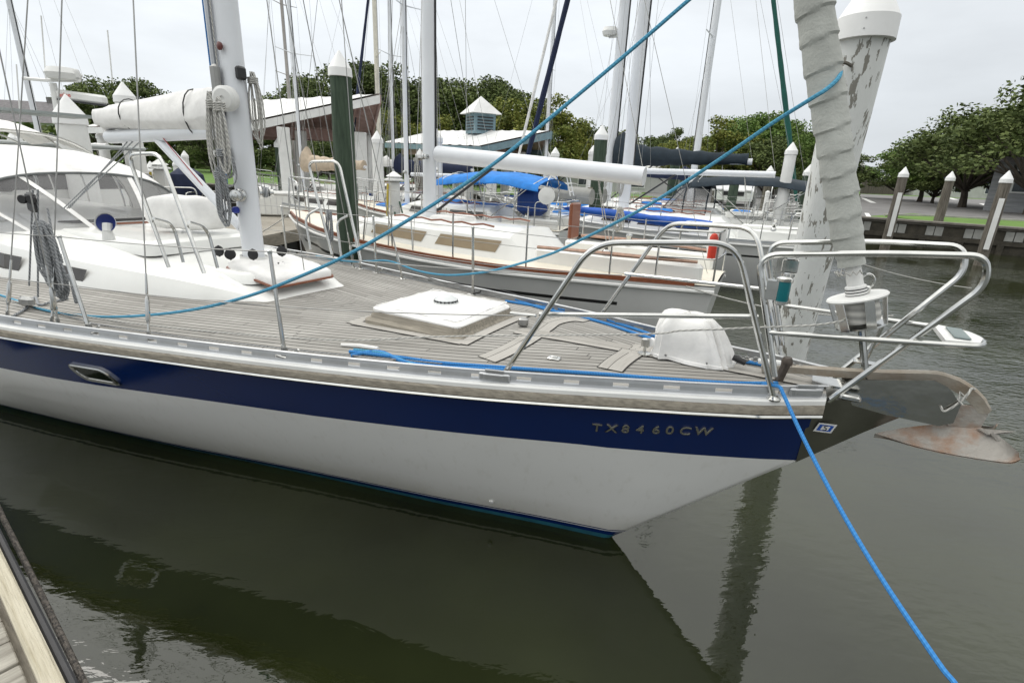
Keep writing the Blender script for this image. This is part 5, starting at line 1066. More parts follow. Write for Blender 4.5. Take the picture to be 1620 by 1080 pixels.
    for sd_ in (-1, 1): MB().lathe(V(Ln*c0*.6, sd_*hb_(.12)*.66, fz(.1)+.26), [(.06, 0), (.055, .04), (.04, .06), (.042, .12), (.055, .14), (.05, .16), (.02, .17)], 14).build('winch', STEEL, t)
    if wheel:
        MB().lathe(V(Ln*c0*.42, 0, fz(.1)), [(.09, 0), (.07, .8), (.08, .95), (.03, 1.0)], 10).build('binnacle', WPAINT, t); MB().tube([V(Ln*c0*.42-.12, .42*math.cos(a), fz(.1)+.85+.42*math.sin(a)) for a in [i*math.pi/10 for i in range(20)]], .014, 6, closed=True).build('steering_wheel', STEEL, t)
    for f in ((c0+c1)/2, c1-.06*(c1-c0), min(.88, c1+.07)):
        z = (ct(f) if f < c1 else fz(f)+.05); m = MB(); Pg = []
        for h_, k in ((-.03, 1), (.05, .97), (.075, .85), (.08, .1)): Pg.append(rrect(Ln*f, 0, .30*k, .28*k, .06*k, z+h_))
        m.grid(Pg, closed=True); m.build('hatch_cover', hatch, t, auto=60)
    # stanchions, lifelines, pulpits
    for sd_ in (-1, 1):
        tops = []
        for i in range(stanch):
            f = .16+.68*i/(stanch-1); p = V(Ln*f, sd_*hb_(f)*.94, fz(f)); tops.append(p+V(0, 0, .62)); MB().tube([p, p+V(0, 0, .64)], .0125, 6).build('stanchion', STEEL, t)
        a = V(Ln*.05, sd_*hb_(.05)*.92, fz(0)+.64); b = V(Ln*.93, sd_*hb_(.93)*.9, fz(.93)+.64)
        for dz in (0, -.32): MB().tube([p+V(0, 0, dz) for p in [a]+tops+[b]], .004, 5).build('lifeline', WIRE, t)
    pp_ = MB(); 
    def U(fa, fb_, z0, h_, nm):
        l_ = [V(Ln*fa, -hb_(fa)*.92, z0(fa)+h_), V(Ln*fb_, -hb_(min(.98, max(.0, fb_)))*.9, z0(fb_)+h_), V(Ln*fb_+(.12 if fb_ > .5 else -.05), 0, z0(fb_)+h_+.02)]; full = l_+[V(q.x, -q.y, q.z) for q in l_[::-1][1:]]
        m = MB(); m.tube(fillet([V(full[0].x, full[0].y, z0(fa))]+full+[V(full[-1].x, full[-1].y, z0(fa))], .12, 5), .0145, 7); m.tube(fillet([q-V(0, 0, h_*.5) for q in full], .1, 4), .0115, 6)
        for sg in (-1, 1): m.tube([V(Ln*fb_, sg*hb_(min(.96, max(.0, fb_)))*.85, z0(fb_)), V(Ln*fb_, sg*hb_(min(.98, max(.0, fb_)))*.9, z0(fb_)+h_)], .0135, 6)
        m.build(nm, STEEL, t)
    U(.90, .975, fz, .66, 'pulpit')
    if pushpit: U(.09, .005, fz, .66, 'pushpit')
    # rig
    if mast:
        xm, hgt, r_, mm = mast; z0 = ct(xm/Ln) if c0 < xm/Ln < c1 else fz(xm/Ln); tp = V(xm-rake*hgt, 0, z0+hgt)
        m = MB(); bs_ = V(xm, 0, z0); m.grid([[bs_.lerp(tp, k)+V(r_*1.35*math.cos(a), r_*math.sin(a), 0) for a in [i*math.pi/6 for i in range(12)]] for k in (0, .25, .5, .75, 1)], closed=True); mo = m.build('mast', mm, t)
        MB().tube([bs_.lerp(tp, .08)-V(r_*1.4, 0, 0), tp-V(r_*1.4, 0, 0)], r_*.22, 5).build('sail_track', BLACK if mm is MASTW else ALU, mo)
        sp_y = []
        for s_ in spread:
            for sg in (-1, 1): e_ = bs_.lerp(tp, s_)+V(-.1, sg*B*.30, .05); MB().tube([bs_.lerp(tp, s_), e_], [r_*.35, r_*.2], 6).build('spreader', mm, mo)
        for sg in (-1, 1):
            fo = xm/Ln; ch_ = V(xm-.05, sg*hb_(fo)*.92, fz(fo)); e_ = bs_.lerp(tp, spread[-1])+V(-.1, sg*B*.30, .05); e0 = bs_.lerp(tp, spread[0])+V(-.1, sg*B*.30, .05)
            MB().tube([ch_, e0, e_, tp], .0042, 5).build('cap_shroud', WIRE, t)
            for dx in (.45, -.5): MB().tube([V(xm+dx, sg*hb_(fo)*.90, fz(fo)), bs_.lerp(tp, spread[0]-.02)], .0042, 5).build('lower_shroud', WIRE, t)
            for dx in (.45, -.05, -.5): MB().tube([V(xm+dx, sg*hb_(fo)*.91, fz(fo)), V(xm+dx*.9, sg*hb_(fo)*.88, fz(fo)+.45)], .010, 6).build('turnbuckle', STEEL, t)
        MB().tube([V(Ln*.02, 0, fz(0)), tp], .004, 5).build('backstay', WIRE, t)
        fb2 = V(Ln*.985, 0, fz(1)+.05)
        if jib:
            jm, jr_ = jib; d = (tp-fb2); m = MB(); m.tube([fb2, fb2+d*.03], .02, 6); pts = [fb2+d*(.03+.92*i/24) for i in range(25)]; m2 = MB(); m2.tube(pts, [jr_*interp([(0, .5), (.06, .85), (.2, 1), (.5, .8), (1, .35)], i/24)*(1+.12*(i % 2)) for i in range(25)], 8); m.build('forestay', WIRE, t); m2.build('furled_headsail', jm, t); MB().lathe(fb2+d*.02, [(.09, -.07), (.09, -.06), (.05, -.05), (.05, .05), (.09, .06), (.09, .07)], 12, axis=d).build('furler_drum', WPAINT, t)
        else: MB().tube([fb2, tp], .0045, 5).build('forestay', WIRE, t)
        for k in range(3): MB().tube([V(xm+(-.12, .14, .13)[k], (-.09, .05, -.06)[k], z0+.1), bs_.lerp(tp, (.9, .97, .6)[k])], .005, 5).build('halyard', ROPEW, mo)
        if boom:
            bl, bz, br, cm, cr0, cr1, bm = boom; a = V(xm-.16, 0, z0+bz); e_ = V(xm-.16-bl, 0, z0+bz+(.04 if br < .11 else -.20))
            bo = MB().tube([a, e_], br, 12).build('boom', bm, t)
            if cm:
                m = MB(); Pg = []
                for i in range(19):
                    f = i/18; rr = cr0*(1-f)**1.5+cr1*(1-(1-f)**1.5); rr *= 1+.10*math.sin(i*2.2); top = (1.5 if i < 2 else 1.15)*rr*(1.25 if i == 1 else 1); Pg.append([a.lerp(e_, f*.97)+V(0, rr*.75*math.cos(q)*(1+.05*math.sin(3*q+i)), br*.4+(top if math.sin(q) > 0 else .75*rr)*math.sin(q)) for q in [j*math.pi/7 for j in range(14)]])
                m.grid(Pg, closed=True); m.add(Pg[0], [list(range(14))]); m.add(Pg[-1], [list(range(14))]); m.build('sail_cover', cm, t, auto=50)
            MB().tube([V(xm-.15, 0, z0+.12), a.lerp(e_, .35)], .022, 6).build('boom_vang', BLACK, t)
            for dx in (0, .06): MB().tube([a.lerp(e_, .8), V(a.lerp(e_, .8).x+dx-.3, 0, fz(.1)+.3)], .007, 5).build('mainsheet', ROPEW, t)
            MB().tube([e_, tp], .004, 5).build('topping_lift', ROPEW, t)
        for k in range(2): w0 = bs_+V((.0, -.02)[k], (-1, 1)[k]*r_, .75+.2*k); MB().lathe(w0, [(.04, 0), (.03, .05), (.045, .09), (.02, .1)], 12, axis=(0, (-1, 1)[k], 0)).build('winch', STEEL, mo)
    if bimini:
        x0_, x1_, zb, bmx, hw = bimini; m = MB(); Pg = []
        for i in range(9):
            f = i/8; Pg.append([V(x0_+(x1_-x0_)*f, hw*q, zb+.16*(1-q*q)-.14*abs(2*f-1)**2-.03*math.sin(f*math.pi*3)**2-(.10 if abs(q) > .99 else 0)) for q in (-1, -.95, -.6, -.3, 0, .3, .6, .95, 1)])
        m.grid(Pg); m.grid([[p-V(0, 0, .015) for p in r__] for r__ in Pg]); b_ = m.build('bimini', bmx, t, auto=60)
        for f in (.05, .5, .95):
            x = x0_+(x1_-x0_)*f; MB().tube(fillet([V((x0_+x1_)/2, -hw, fz(.1)+.1), V(x, -hw*.97, zb-.1), V(x, 0, zb+.1), V(x, hw*.97, zb-.1), V((x0_+x1_)/2, hw, fz(.1)+.1)], .2, 4), .012, 6).build('bimini_frame', STEEL, t)
    if dodger:
        x0_, x1_, zt, dm, hw = dodger; base = ct(x1_/Ln) if c0 < x1_/Ln < c1 else fz(x1_/Ln)+.3; AA = lambda x, z_, w_: [V(x, w_*math.cos(math.pi*i/12), base-.1+(z_-base+.1)*abs(math.sin(math.pi*i/12))**.55) for i in range(13)]
        fr1 = AA(x1_-.45, zt-.08, hw); ft = [V(x1_+.1-.25*abs(i/6-1), hw*.95*math.cos(math.pi*i/12), base-.03) for i in range(13)]
        dg = thing('sprayhood', None, None); dg.parent = t; MB().grid([ft, fr1]).build('clear_panel', VINYL, dg); r0, r1_, r2_ = fr1, AA(x0_+(x1_-x0_)*.5, zt+.02, hw), AA(x0_, zt, hw); MB().grid([r_[3:10] for r_ in (r0, r1_, r2_)]).build('canvas_top', dm, dg, auto=60); [MB().grid([r_[a_:b_] for r_ in (r0, r1_, r2_)]).build('clear_panel', VINYL, dg, auto=60) for a_, b_ in ((0, 4), (9, 13))]; [MB().tube(r_, .022, 5).build('frame_hoop', dm, dg) for r_ in (r1_, r2_)]
        for i in (0, 4, 8, 12): MB().tube([ft[i], fr1[i]], .02, 4).build('canvas_seam', dm, dg)
        MB().tube(ft, .03, 5).build('canvas_hem', dm, dg)
    return t, fz, hb_, ct
PI = math.pi
A2 = R(154)
Y2, f2, h2_, c2_ = yacht('white sloop with cream deck and teak rails berthed just beyond the near sloop', (2.74, 6.93), A2, 7.95, 2.62, 1.12, 1.42, GGEL, CREAM, WGEL, (4.68, 11.5, .088, MASTW), stripe=BLACK, sternw=.50, teakrail=True, cabin=(.30, .76, .40), windows=2, wheel=False, boom=(3.35, 1.0, .125, None, 0, 0, MASTW), hatch=WCANV, winm=mat('tan_window_cover', (.30, .24, .16), .8, var=.1), stanch=6)
# teak coaming cap and locker door on that yacht, red flare cylinder on its pushpit
for sd_ in (-1, 1): MB().tube([V(.25, sd_*.62, f2(.1)+.29), V(1.2, sd_*.86, f2(.1)+.31), V(2.3, sd_*.88, f2(.2)+.30)], [.020, .028, .022], 4).build('coaming_cap', mat('sun_bleached_teak', (.42, .26, .19), .6, var=.3, scale=12), Y2)
MB().box((2.02, .28, f2(.3)+.62), (.05, .36, .50), bev=.05).build('companionway_door', TEAK, Y2)
tw = MB(); tw.box((1.9, 1.02, f2(.3)+.3), (.3, .3, .05))
Y3, f3, h3_, c3_ = yacht('white sloop with blue covered boards lashed along its side deck', (7.0, 12.2), A2, 8.0, 2.8, 1.08, 1.35, GGEL, WGEL, WGEL, (4.7, 13, .105, MASTW), stripe=BLACK, boom=(3.3, .95, .07, None, 0, 0, MASTW), jib=(NCANV, .075), windows=3, stanch=6)
Y4, f4, h4_, c4_ = yacht('sloop with slate blue bimini and black sail cover seen between the twin masts', (8.5, 15.38), A2, 10.0, 3.4, 1.05, 1.35, WGEL, WGEL, WGEL, (6.2, 15.5, .12, MASTW), stripe=None, boom=(4.1, 1.35, .09, DCANV, .42, .16, MASTW), bimini=(.1, 3.4, 2.36, DCANV, 1.15), dodger=(2.9, 4.2, 2.20, DCANV, 1.05), wheel=True, jib=(WCANV, .05), windows=4, stanch=6)
MB().lathe(V(6.2+.38, .0, 6.5), [(.0, -.12), (.2, -.11), (.24, 0), (.2, .11), (0, .13)], 18).tube([V(6.2, 0, 6.35), V(6.6, 0, 6.35)], .03, 6).build('radar_dome', WPAINT, Y4)
Y5, f5, *_ = yacht('yacht with a green furled headsail pointing its bow to the car park', (1.6, 23.5), R(-27), 9.5, 3.0, 1.0, 1.3, WGEL, WGEL, WGEL, (5.6, 12.5, .09, MASTW), jib=(GREENC, .085), boom=(3.6, .9, .07, NCANV, .2, .12, MASTW), windows=3)
Y6, f6, h6_, *_ = yacht('white yacht under a bright blue bimini behind the big white mast', (1.3, 13.0), A2, 7.0, 2.3, 1.05, 1.3, WGEL, CREAM, WGEL, (4.9, 11, .055, MASTW), bimini=(.5, 3.3, 2.18, BCANV, .95), boom=(2.6, .9, .05, None, 0, 0, MASTW), wheel=True, windows=2, stanch=5, teakrail=True)
MB().box((.9, .3, 1.65), (.6, .75, .62), bev=.12).build('helm_cover', RCANV, Y6); MB().box((2.5, -.3, 1.45), (1.2, .9, .10), bev=.04).build('cockpit_cushion', BCANV, Y6)
MB().lathe(V(.25, 1.0, 1.85), [(0, -.01), (.19, 0), (.19, .03), (0, .05)], 20, axis=(-.2, 1, .1)).build('satellite_disc', WPAINT, Y6)
Y7, *_ = yacht('small sloop with tan sail cover berthed behind the green piling', (-3.2, 16.2), R(152), 7.0, 2.4, .95, 1.2, WGEL, WGEL, WGEL, (4.6, 9.5, .05, MASTW), boom=(2.7, .95, .05, TCANV, .30, .15, MASTW), windows=3, hatch=WCANV)
Y8, *_ = yacht('sloop with navy sail cover seen right of the white pavilion posts', (-.4, 18.4), R(152), 7.5, 2.5, .95, 1.25, WGEL, WGEL, WGEL, (4.9, 10.5, .055, MASTW), boom=(3.4, .95, .05, NCANV, .26, .16, MASTW), jib=(NCANV, .06), windows=3, hatch=RCANV)
Y9, *_ = yacht('cream masted ketch far behind the red brown pavilion', (-2.0, 29.0), R(200), 9.0, 3.0, 1.0, 1.3, WGEL, WGEL, WGEL, (5.2, 12.5, .075, mat('cream_mast_paint', (.66, .63, .54), .5)), boom=(3.4, .9, .06, WCANV, .2, .12, MASTW), windows=3)
Y10, *_ = yacht('white sloop with bare grey mast moored behind the pavilion roof', (-6.6, 23.6), R(154), 7.0, 2.4, .95, 1.2, WGEL, WGEL, WGEL, (4.2, 10, .06, mat('grey_mast', (.33, .31, .29), .5)), windows=3, boom=None, hatch=WCANV)
Y11, *_ = yacht('white yacht with dark furled headsail at the far left', (-13.7, 20.0), R(160), 10, 3.1, 1.1, 1.4, WGEL, WGEL, WGEL, (5.6, 14, .09, MASTW), jib=(NCANV, .07), windows=3, boom=(3.8, .9, .07, WCANV, .2, .12, MASTW))
Y12, *_ = yacht('small yacht with thin white mast by the blue trimmed pavilion', (5.5, 24.5), R(170), 7.5, 2.5, .95, 1.2, WGEL, WGEL, WGEL, (4.4, 11.5, .055, MASTW), windows=3, boom=(2.8, .9, .05, RCANV, .2, .12, MASTW), hatch=RCANV)
Y13, *_ = yacht('white mastless hull with steel stern rails at the right end of the berths', (9.5, 18.9), A2, 9.0, 3.0, 1.05, 1.3, WGEL, WGEL, WGEL, None, windows=3, wheel=True)
# ---- loose gear on the other yachts
def on(Yt, p): return Yt.matrix_basis @ Vector(p)
def blade(p0, p1, w_, th, m, label, group, name='paddle_board', cat='paddleboard'):
    p0, p1 = Vector(p0), Vector(p1); d = p1-p0; n = V(-d.y, d.x, 0).normalized(); mb = MB(); Pg = []
    for i in range(15):
        f = i/14; k = max(.04, math.sin(math.pi*f)**.5); c = p0.lerp(p1, f); Pg.append([c+n*w_*.5*k*math.cos(a)*.35+V(0, 0, w_*.5*k*math.sin(a))+n*th*.5*math.cos(a)*k for a in [j*math.pi/6 for j in range(12)]])
    mb.grid(Pg, closed=True); return tag(mb.build(name, m), label, cat, group)
blade(on(Y3, (6.0, 1.12, 1.50)), on(Y3, (3.3, 1.36, 1.42)), .22, .14, mat('blue_board_bag', (.01, .10, .48), .6, var=.3), 'left of the two blue bagged boards lashed on the white sloop', 'blue bagged boards')
blade(on(Y3, (4.4, 1.26, 1.40)), on(Y3, (1.9, 1.30, 1.38)), .24, .16, mat('blue_board_bag', (.01, .10, .48), .6, var=.3), 'right of the two blue bagged boards, lashed nearer the stern', 'blue bagged boards')
tag(MB().lathe(on(Y2, (.12, .45, 1.42)), [(.0, 0), (.045, .0), (.05, .02), (.05, .28), (.03, .32), (0, .33)], 14).build('flare_canister', RED), 'orange red cylinder strapped to the stern rail of the cream decked sloop', 'canister')
tag(MB().lathe(on(Y2, (.10, .30, 1.44)), [(.0, 0), (.09, .02), (.11, .12), (.11, .36), (.08, .44), (0, .46)], 14).build('fender', WCANV), 'white cylindrical fender hung on the stern rail beside the orange cylinder', 'fender')
coil('rope_coil', on(Y2, (1.55, -.35, 1.95)), .38, 6, .14, .009, ROPEW, 'white rope heap hung by the cockpit of the cream decked sloop', CG+' behind', 21)
coil('rope_coil', on(Y2, (4.75, .28, 2.55)), .6, 5, .09, .006, ROPEW, 'pale coil hanging at the foot of the big white mast', CG+' behind', 22)
coil('rope_coil', on(Y3, (4.75, .28, 2.5)), .7, 7, .14, .008, ROPEW, 'white coil at the foot of the mast of the sloop with blue boards', CG+' behind', 23)
coil('rope_coil', on(Y4, (6.2, .35, 2.5)), .6, 7, .12, .008, ROPEW, 'white coil at the mast of the sloop with black sail cover', CG+' behind', 24)
coil('rope_coil', on(Y3, (.25, .6, 1.75)), .45, 7, .2, .010, ROPEG, 'grey rope heap on the stern rail of the sloop with blue boards', CG+' behind', 25)
# mooring lines of the yachts
for k, (a, b, lb) in enumerate(((on(Y2, (.3, .95, 1.15)), V(4.6, 6.2, .9), 'white stern line of the cream decked sloop'), (on(Y2, (7.6, .4, 1.4)), V(-5.9, 9.6, .65), 'white bow line of the cream decked sloop'), (on(Y3, (.2, 1.0, 1.1)), V(9.2, 10.5, .5), 'stern line of the sloop with blue boards'))): tag(MB().tube(sag(a, b, .12), .009, 6).build('mooring_line', ROPEW), lb, 'rope')
# grey inflatable dinghy and ladder
dg = thing('inflatable_dinghy', 'grey inflatable dinghy stowed upright behind the white boom', 'dinghy', G(893, 310, 16.5), R(150)); m = MB(); m.tube(fillet([V(-1.1, -.5, .05), V(.8, -.5, .05), V(1.3, 0, .15), V(.8, .5, .05), V(-1.1, .5, .05)], .4, 6), .22, 12); m.build('tube', mat('grey_hypalon', (.26, .26, .24), .6), dg); MB().box((-.95, 0, .1), (.05, .9, .4)).build('transom', GTEAK, dg, smooth=False)
ld = thing('boarding_ladder', 'white ladder leaning beside the grey dinghy', 'ladder', G(905, 310, 14.8), R(-20)); 
for y in (-.18, .18): MB().tube([V(0, y, 0), V(-.25, y*.8, .85)], .016, 6).build('stile', WPAINT, ld)
for k in range(4): MB().tube([V(-.25*(k+.5)/4, -.17, .85*(k+.5)/4), V(-.25*(k+.5)/4, .17, .85*(k+.5)/4)], .014, 6).build('rung', WPAINT, ld)
# ================================================================ PILINGS
def pile(px, pytop, y, dia, m, label, group=None, z0=-.8, zt=None, caph=None, lean=0.0, capm=CAPW, cone=True):
    b = G(px, pytop, y); z = b.z if zt is None else zt; ch_ = caph or dia*.95; t = thing('piling', label, 'piling', (b.x, b.y, 0), rnd.uniform(0, 6), group); r_ = dia/2; body = z-ch_*.9; mb = MB(); pr = random.Random(int(px)); Pg = []
    for i in range(25):
        f = i/24; Pg.append([V((r_*(1.08-.12*f)+.012*noise.noise(V(math.cos(a)*2, math.sin(a)*2, f*5+px)))*math.cos(a), (r_*(1.08-.12*f)+.012*noise.noise(V(math.cos(a)*2, math.sin(a)*2, f*5+px)))*math.sin(a), z0+(body-z0)*f) for a in [j*math.pi/12 for j in range(24)]])
    mb.grid(Pg, closed=True); mb.add(Pg[-1], [list(range(24))]); mb.build('post', m, t)
    q = r_*.98; MB().lathe((0, 0, body-.02), [(q*1.06, -ch_*.14), (q*1.10, -ch_*.12), (q*1.06, ch_*.22), (q*.98, ch_*.28), (.012, ch_*.96), (0, ch_*.97)], 24).build('cap', capm, t, auto=28)
    return t
wp = G(1385, -20, 4.75); WPD = thing('piling', 'tall leaning-looking white piling with peeling paint and white cap behind the bow rails', 'piling', (wp.x, wp.y, 0), 0); wz_ = W(0, 0, 0); wpt = G(1381, 44, 4.75).z
mb = MB(); Pg = []
for i in range(60):
    f = i/59; z = -.8+(wpt+.8)*f; r_ = .160+.026*f; LX, LY = .30*(wpt-z)/3.0, .62*(wpt-z)/3.0; Pg.append([V(LX, LY, 0)+V((r_+.006*noise.noise(V(math.cos(a)*3, math.sin(a)*3, z*.7)))*math.cos(a), (r_+.006*noise.noise(V(math.cos(a)*3, math.sin(a)*3, z*.7)))*math.sin(a), z) for a in [j*math.pi/20 for j in range(40)]])
mb.grid(Pg, closed=True).build('post', PEEL, WPD)
MB().lathe((0, 0, wpt), [(.205, -.10), (.218, -.10), (.216, .06), (.206, .075), (.14, .20), (.02, .38), (0, .385)], 36).build('cap', CAPW, WPD, auto=28)
for k in (0, 1): MB().lathe(V(-.12, -.18, wpt-.05+.07*k), [(.006, 0), (.006, .004), (.001, .005)], 8, axis=V(-.5, -.85, 0)).build('cap_screw', DSTEEL, WPD)
hk = G(1330, 100, 4.6); MB().tube([hk+V(.13, .08, 0), hk+V(.05, .0, .0), hk+V(-.02, -.02, .01), hk+V(.0, -.03, -.03)], .014, 6).build('line_hook', mat('rusty_iron', (.20, .18, .15), .8, .3, var=.5), WPD, world=True)
pile(536, 80, 8.3, .315, PGREEN, 'thick green timber piling with white cone cap behind the near sloop mast', caph=.31)
GP_ = 'white capped pilings around the berths'
for px, py, y, d, m, lb in ((103, 150, 10.5, .50, WPAINT, 'broad white piling below the open array radar'), (193, 130, 13.5, .44, WPAINT, 'white piling with pointed cap left of the white boom cover'), (158, 203, 24, .40, WPAINT, 'small far white piling under the left end of the boom cover'),
    (277, 252, 20, .22, WPAINT, 'thin white post left of the boom vang'), (291, 238, 17, .20, WPAINT, 'thin white post just left of the near mast vang'), (443, 212, 20, .45, PGREEN, 'green piling with white cap at the left of the pavilion'),
    (596, 207, 17, .34, WPAINT, 'white piling standing at the right corner of the red brown pavilion'), (575, 232, 24, .3, WPAINT, 'thin far white post beside the right pavilion posts'),
    (690, 203, 15, .34, WPAINT, 'white piling directly right of the big white mast'), (664, 235, 22, .34, PGREY, 'grey piling with white cap left of the big white mast'),
    (953, 198, 16, .38, PGREEN, 'far green piling with white cone cap under the radar mast'), (879, 233, 24, .36, WPAINT, 'right of two white capped posts behind the white boom'), (867, 239, 27, .34, WPAINT, 'left of two white capped posts behind the white boom'),
    (939, 230, 26, .40, WPAINT, 'white piling just left of the far green piling'), (1072, 233, 22, .40, PGREEN, 'green piling with white cap above the black sail cover'), (1220, 262, 27, .34, PGREY, 'grey piling with white cap right of the parked white car'), (1255, 225, 15, .30, WPAINT, 'tall white piling left of the peeling one, behind a dark roller'), (1283, 260, 20, .38, PGREEN, 'green piling with white cap touching the peeling white piling'),
    (1165, 272, 21, .36, PGREEN, 'green piling in front of the parked white car'), (1133, 292, 30, .3, PGREY, 'low grey piling left of the parked white car'), (1365, 256, 60, .5, PGREY, 'far white capped post above the board fence'), (20, 205, 22, .45, WPAINT, 'white piling at the far left edge'), (237, 255, 15, .34, WPAINT, 'short white piling with flat pointed cap under the boom cover')):
    pile(px, py, y, d, m, lb, GP_)
GB = 'white striped mooring piles by the car park bulkhead'
for k, (px, py, y, zb, lb) in enumerate(((1433, 264, 20.6, -.8, 'left of the white striped piles by the bulkhead'), (1507, 271, 22.5, .9, 'middle white capped pile standing on the grass verge'), (1597, 270, 17.5, -.8, 'right of the white striped piles by the bulkhead'))):
    t = pile(px, py, y, .32, PGREY, lb, GB, z0=zb, caph=.34)
    if k != 1:
        c = t.location; d = (V(0, 0, 0)-V(c.x, c.y, 0)).normalized(); n = V(-d.y, d.x, 0); p = V(c.x, c.y, 0)+d*.215+n*.04; MB().box(V(p.x, p.y, 1.35), (.14, .03, 1.6), math.atan2(n.y, n.x)).build('reflective_strip', WPAINT, t, smooth=False, world=True)
# ================================================================ DOCKS AND PAVILIONS
PLK = planks('dock_planks', .145, (.42, .39, .33), (.20, .175, .14), seam=(.01, .01, .01), seamw=.09, butt=30)
def walkway(a, b, wd_, z, label, pm=PLK):
    a, b = V(a[0], a[1], 0), V(b[0], b[1], 0); d = b-a; t = thing('dock', label, 'dock', a, math.atan2(d.y, d.x)); m = MB(); L_ = d.length
    m.add([V(0, -wd_/2, z), V(L_, -wd_/2, z), V(L_, wd_/2, z), V(0, wd_/2, z)], [[0, 1, 2, 3]], 0, [[(0, 0), (L_, 0), (L_, wd_), (0, wd_)]]); m.box((L_/2, 0, z-.06), (L_, wd_, .10)); m.build('planking', pm, t, smooth=False)
    for y in (-1, 1): MB().box((L_/2, y*(wd_/2-.04), z-.17), (L_+.02, .10, .26)).build('stringer', GTEAK, t, smooth=False)
    m = MB(); x = .5
    while x < L_:
        for y in (-1, 1): m.tube([V(x, y*(wd_/2-.2), -.8), V(x, y*(wd_/2-.2), z-.05)], .13, 8)
        x += 3
    m.build('support_posts', PGREY, t); return t
walkway((-8.2, 8.5), (-5.4, 31), 3.2, .62, 'wide grey walkway running back to the shore past the pavilion')
walkway((-7.6, 19.5), (7, 24.5), 2.2, .62, 'grey cross dock behind the moored yachts')
walkway((-4.6, 10.6), (-4.6+4.8, 10.6-2.2+.2), .8, .55, 'narrow finger dock beside the cream decked sloop')
BROWN = mat('red_brown_timber', (.40, .27, .24), .85, var=.3, scale=4); METR = mat('white_ribbed_roof', (.68, .68, .67), .45, var=.1, scale=2, bump=.1); PBLUE = mat('blue_grey_trim', (.17, .26, .30), .6, var=.2)
def pavilion(A, E, E2, Rg, label, trim, posts, fh=.26):
    A, E, E2, Rg = [Vector(p) for p in (A, E, E2, Rg)]; t = thing('pavilion', label, 'pavilion', (E.x, E.y, 1.0))
    back = Rg-A; F1 = E+back*1.0; F2 = E2+back*1.0; m = MB()
    def rib(a, b, c, d, n=44):
        P_ = []
        for i in range(n+1):
            f = i/n; o = V(0, 0, .035*(1 if i % 4 in (0,) else 0)); P_.append([a.lerp(b, f)+o, d.lerp(c, f)+o])
        m.grid(P_)
    rib(A, Rg, F1, E); rib(A, Rg, F2, E2); m.build('roof', METR, t, world=True, smooth=False)
    m = MB(); dz = V(0, 0, -.07)
    m.add([A+dz, Rg+dz, F1+dz, E+dz, F2+dz, E2+dz], [[0, 3, 2, 1], [0, 1, 4, 5]]); m.build('soffit', BROWN, t, world=True, smooth=False)
    def bm_(a, b, h_, w_, mm, nm): 
        d = (b-a); n = V(-d.y, d.x, 0).normalized()*w_/2; v = V(0, 0, -h_); MB().add([a-n, a+n, a+n+v, a-n+v, b-n, b+n, b+n+v, b-n+v], [[0, 1, 2, 3], [7, 6, 5, 4], [0, 4, 5, 1], [1, 5, 6, 2], [2, 6, 7, 3], [3, 7, 4, 0]]).build(nm, mm, t, smooth=False, world=True)
    e = V(0, 0, -.03); bm_(A+e, E+e, fh, .07, trim, 'barge_board'); bm_(A+e, E2+e, fh, .07, BROWN if trim is not PBLUE else PBLUE, 'barge_board'); bm_(E+e, F1+e, fh*.9, .07, trim, 'fascia'); bm_(E2+e, F2+e, fh*.9, .07, trim, 'fascia')
    for k in range(1, 9):
        f = k/9.5; 
        for q in (E, E2): bm_(A.lerp(Rg, f)+V(0, 0, -.10), q.lerp(q+back, f)+V(0, 0, -.10), .18, .06, BROWN, 'rafter')
    C1, C2 = E.lerp(A, .22)+back*.16, E2.lerp(A, .22)+back*.16; zb = min(C1.z, C2.z)-.22; bm_(V(C1.x, C1.y, zb), V(C2.x, C2.y, zb), .38, .14, BROWN, 'tie_beam'); bm_(V(C1.x, C1.y, zb), V(*(C1+back*.75).to_2d(), zb), .38, .14, BROWN, 'tie_beam'); bm_(V(C2.x, C2.y, zb), V(*(C2+back*.75).to_2d(), zb), .38, .14, BROWN, 'tie_beam')
    for p in posts: MB().box(V(p[0], p[1], (.5+zb)/2-.1), (p[2], p[2], zb-.5), .4, bev=.02).build('post', WPAINT, t, world=True)
    return t
def gz(px, py, y): return G(px, py, y)
pv = []
for px, y, w_ in ((452, 19.6, .42), (478, 21.5, .42), (571, 20.6, .42), (588, 22.6, .34)): g_ = G(px, 250, y); pv.append((g_.x, g_.y, w_))
pavilion(G(601, 149, 19.6), G(396, 193, 19.4), G(588, 208, 22.6), G(300, 165, 24), 'red brown open pavilion with white ribbed roof behind the green piling', WPAINT, pv)
pv = []
for px, y, w_ in ((742, 27, .4), (778, 26, .4), (800, 30, .36), (828, 28, .4), (722, 31, .36)): g_ = G(px, 250, y); pv.append((g_.x, g_.y, w_))
PV2 = pavilion(G(873, 207, 25), G(762, 231, 25.4), G(858, 236, 29), G(690, 207, 33), 'open pavilion with blue grey trim, white ribbed roof and louvred cupola', PBLUE, pv, .3)
cb = G(760, 205, 29); ct_ = V(cb.x, cb.y, 0); zc = cb.z; cu = MB(); cu.box(V(cb.x, cb.y, zc+.25), (1.15, 1.15, .95), .5); cpo = cu.build('cupola', PBLUE, PV2, world=True, smooth=False)
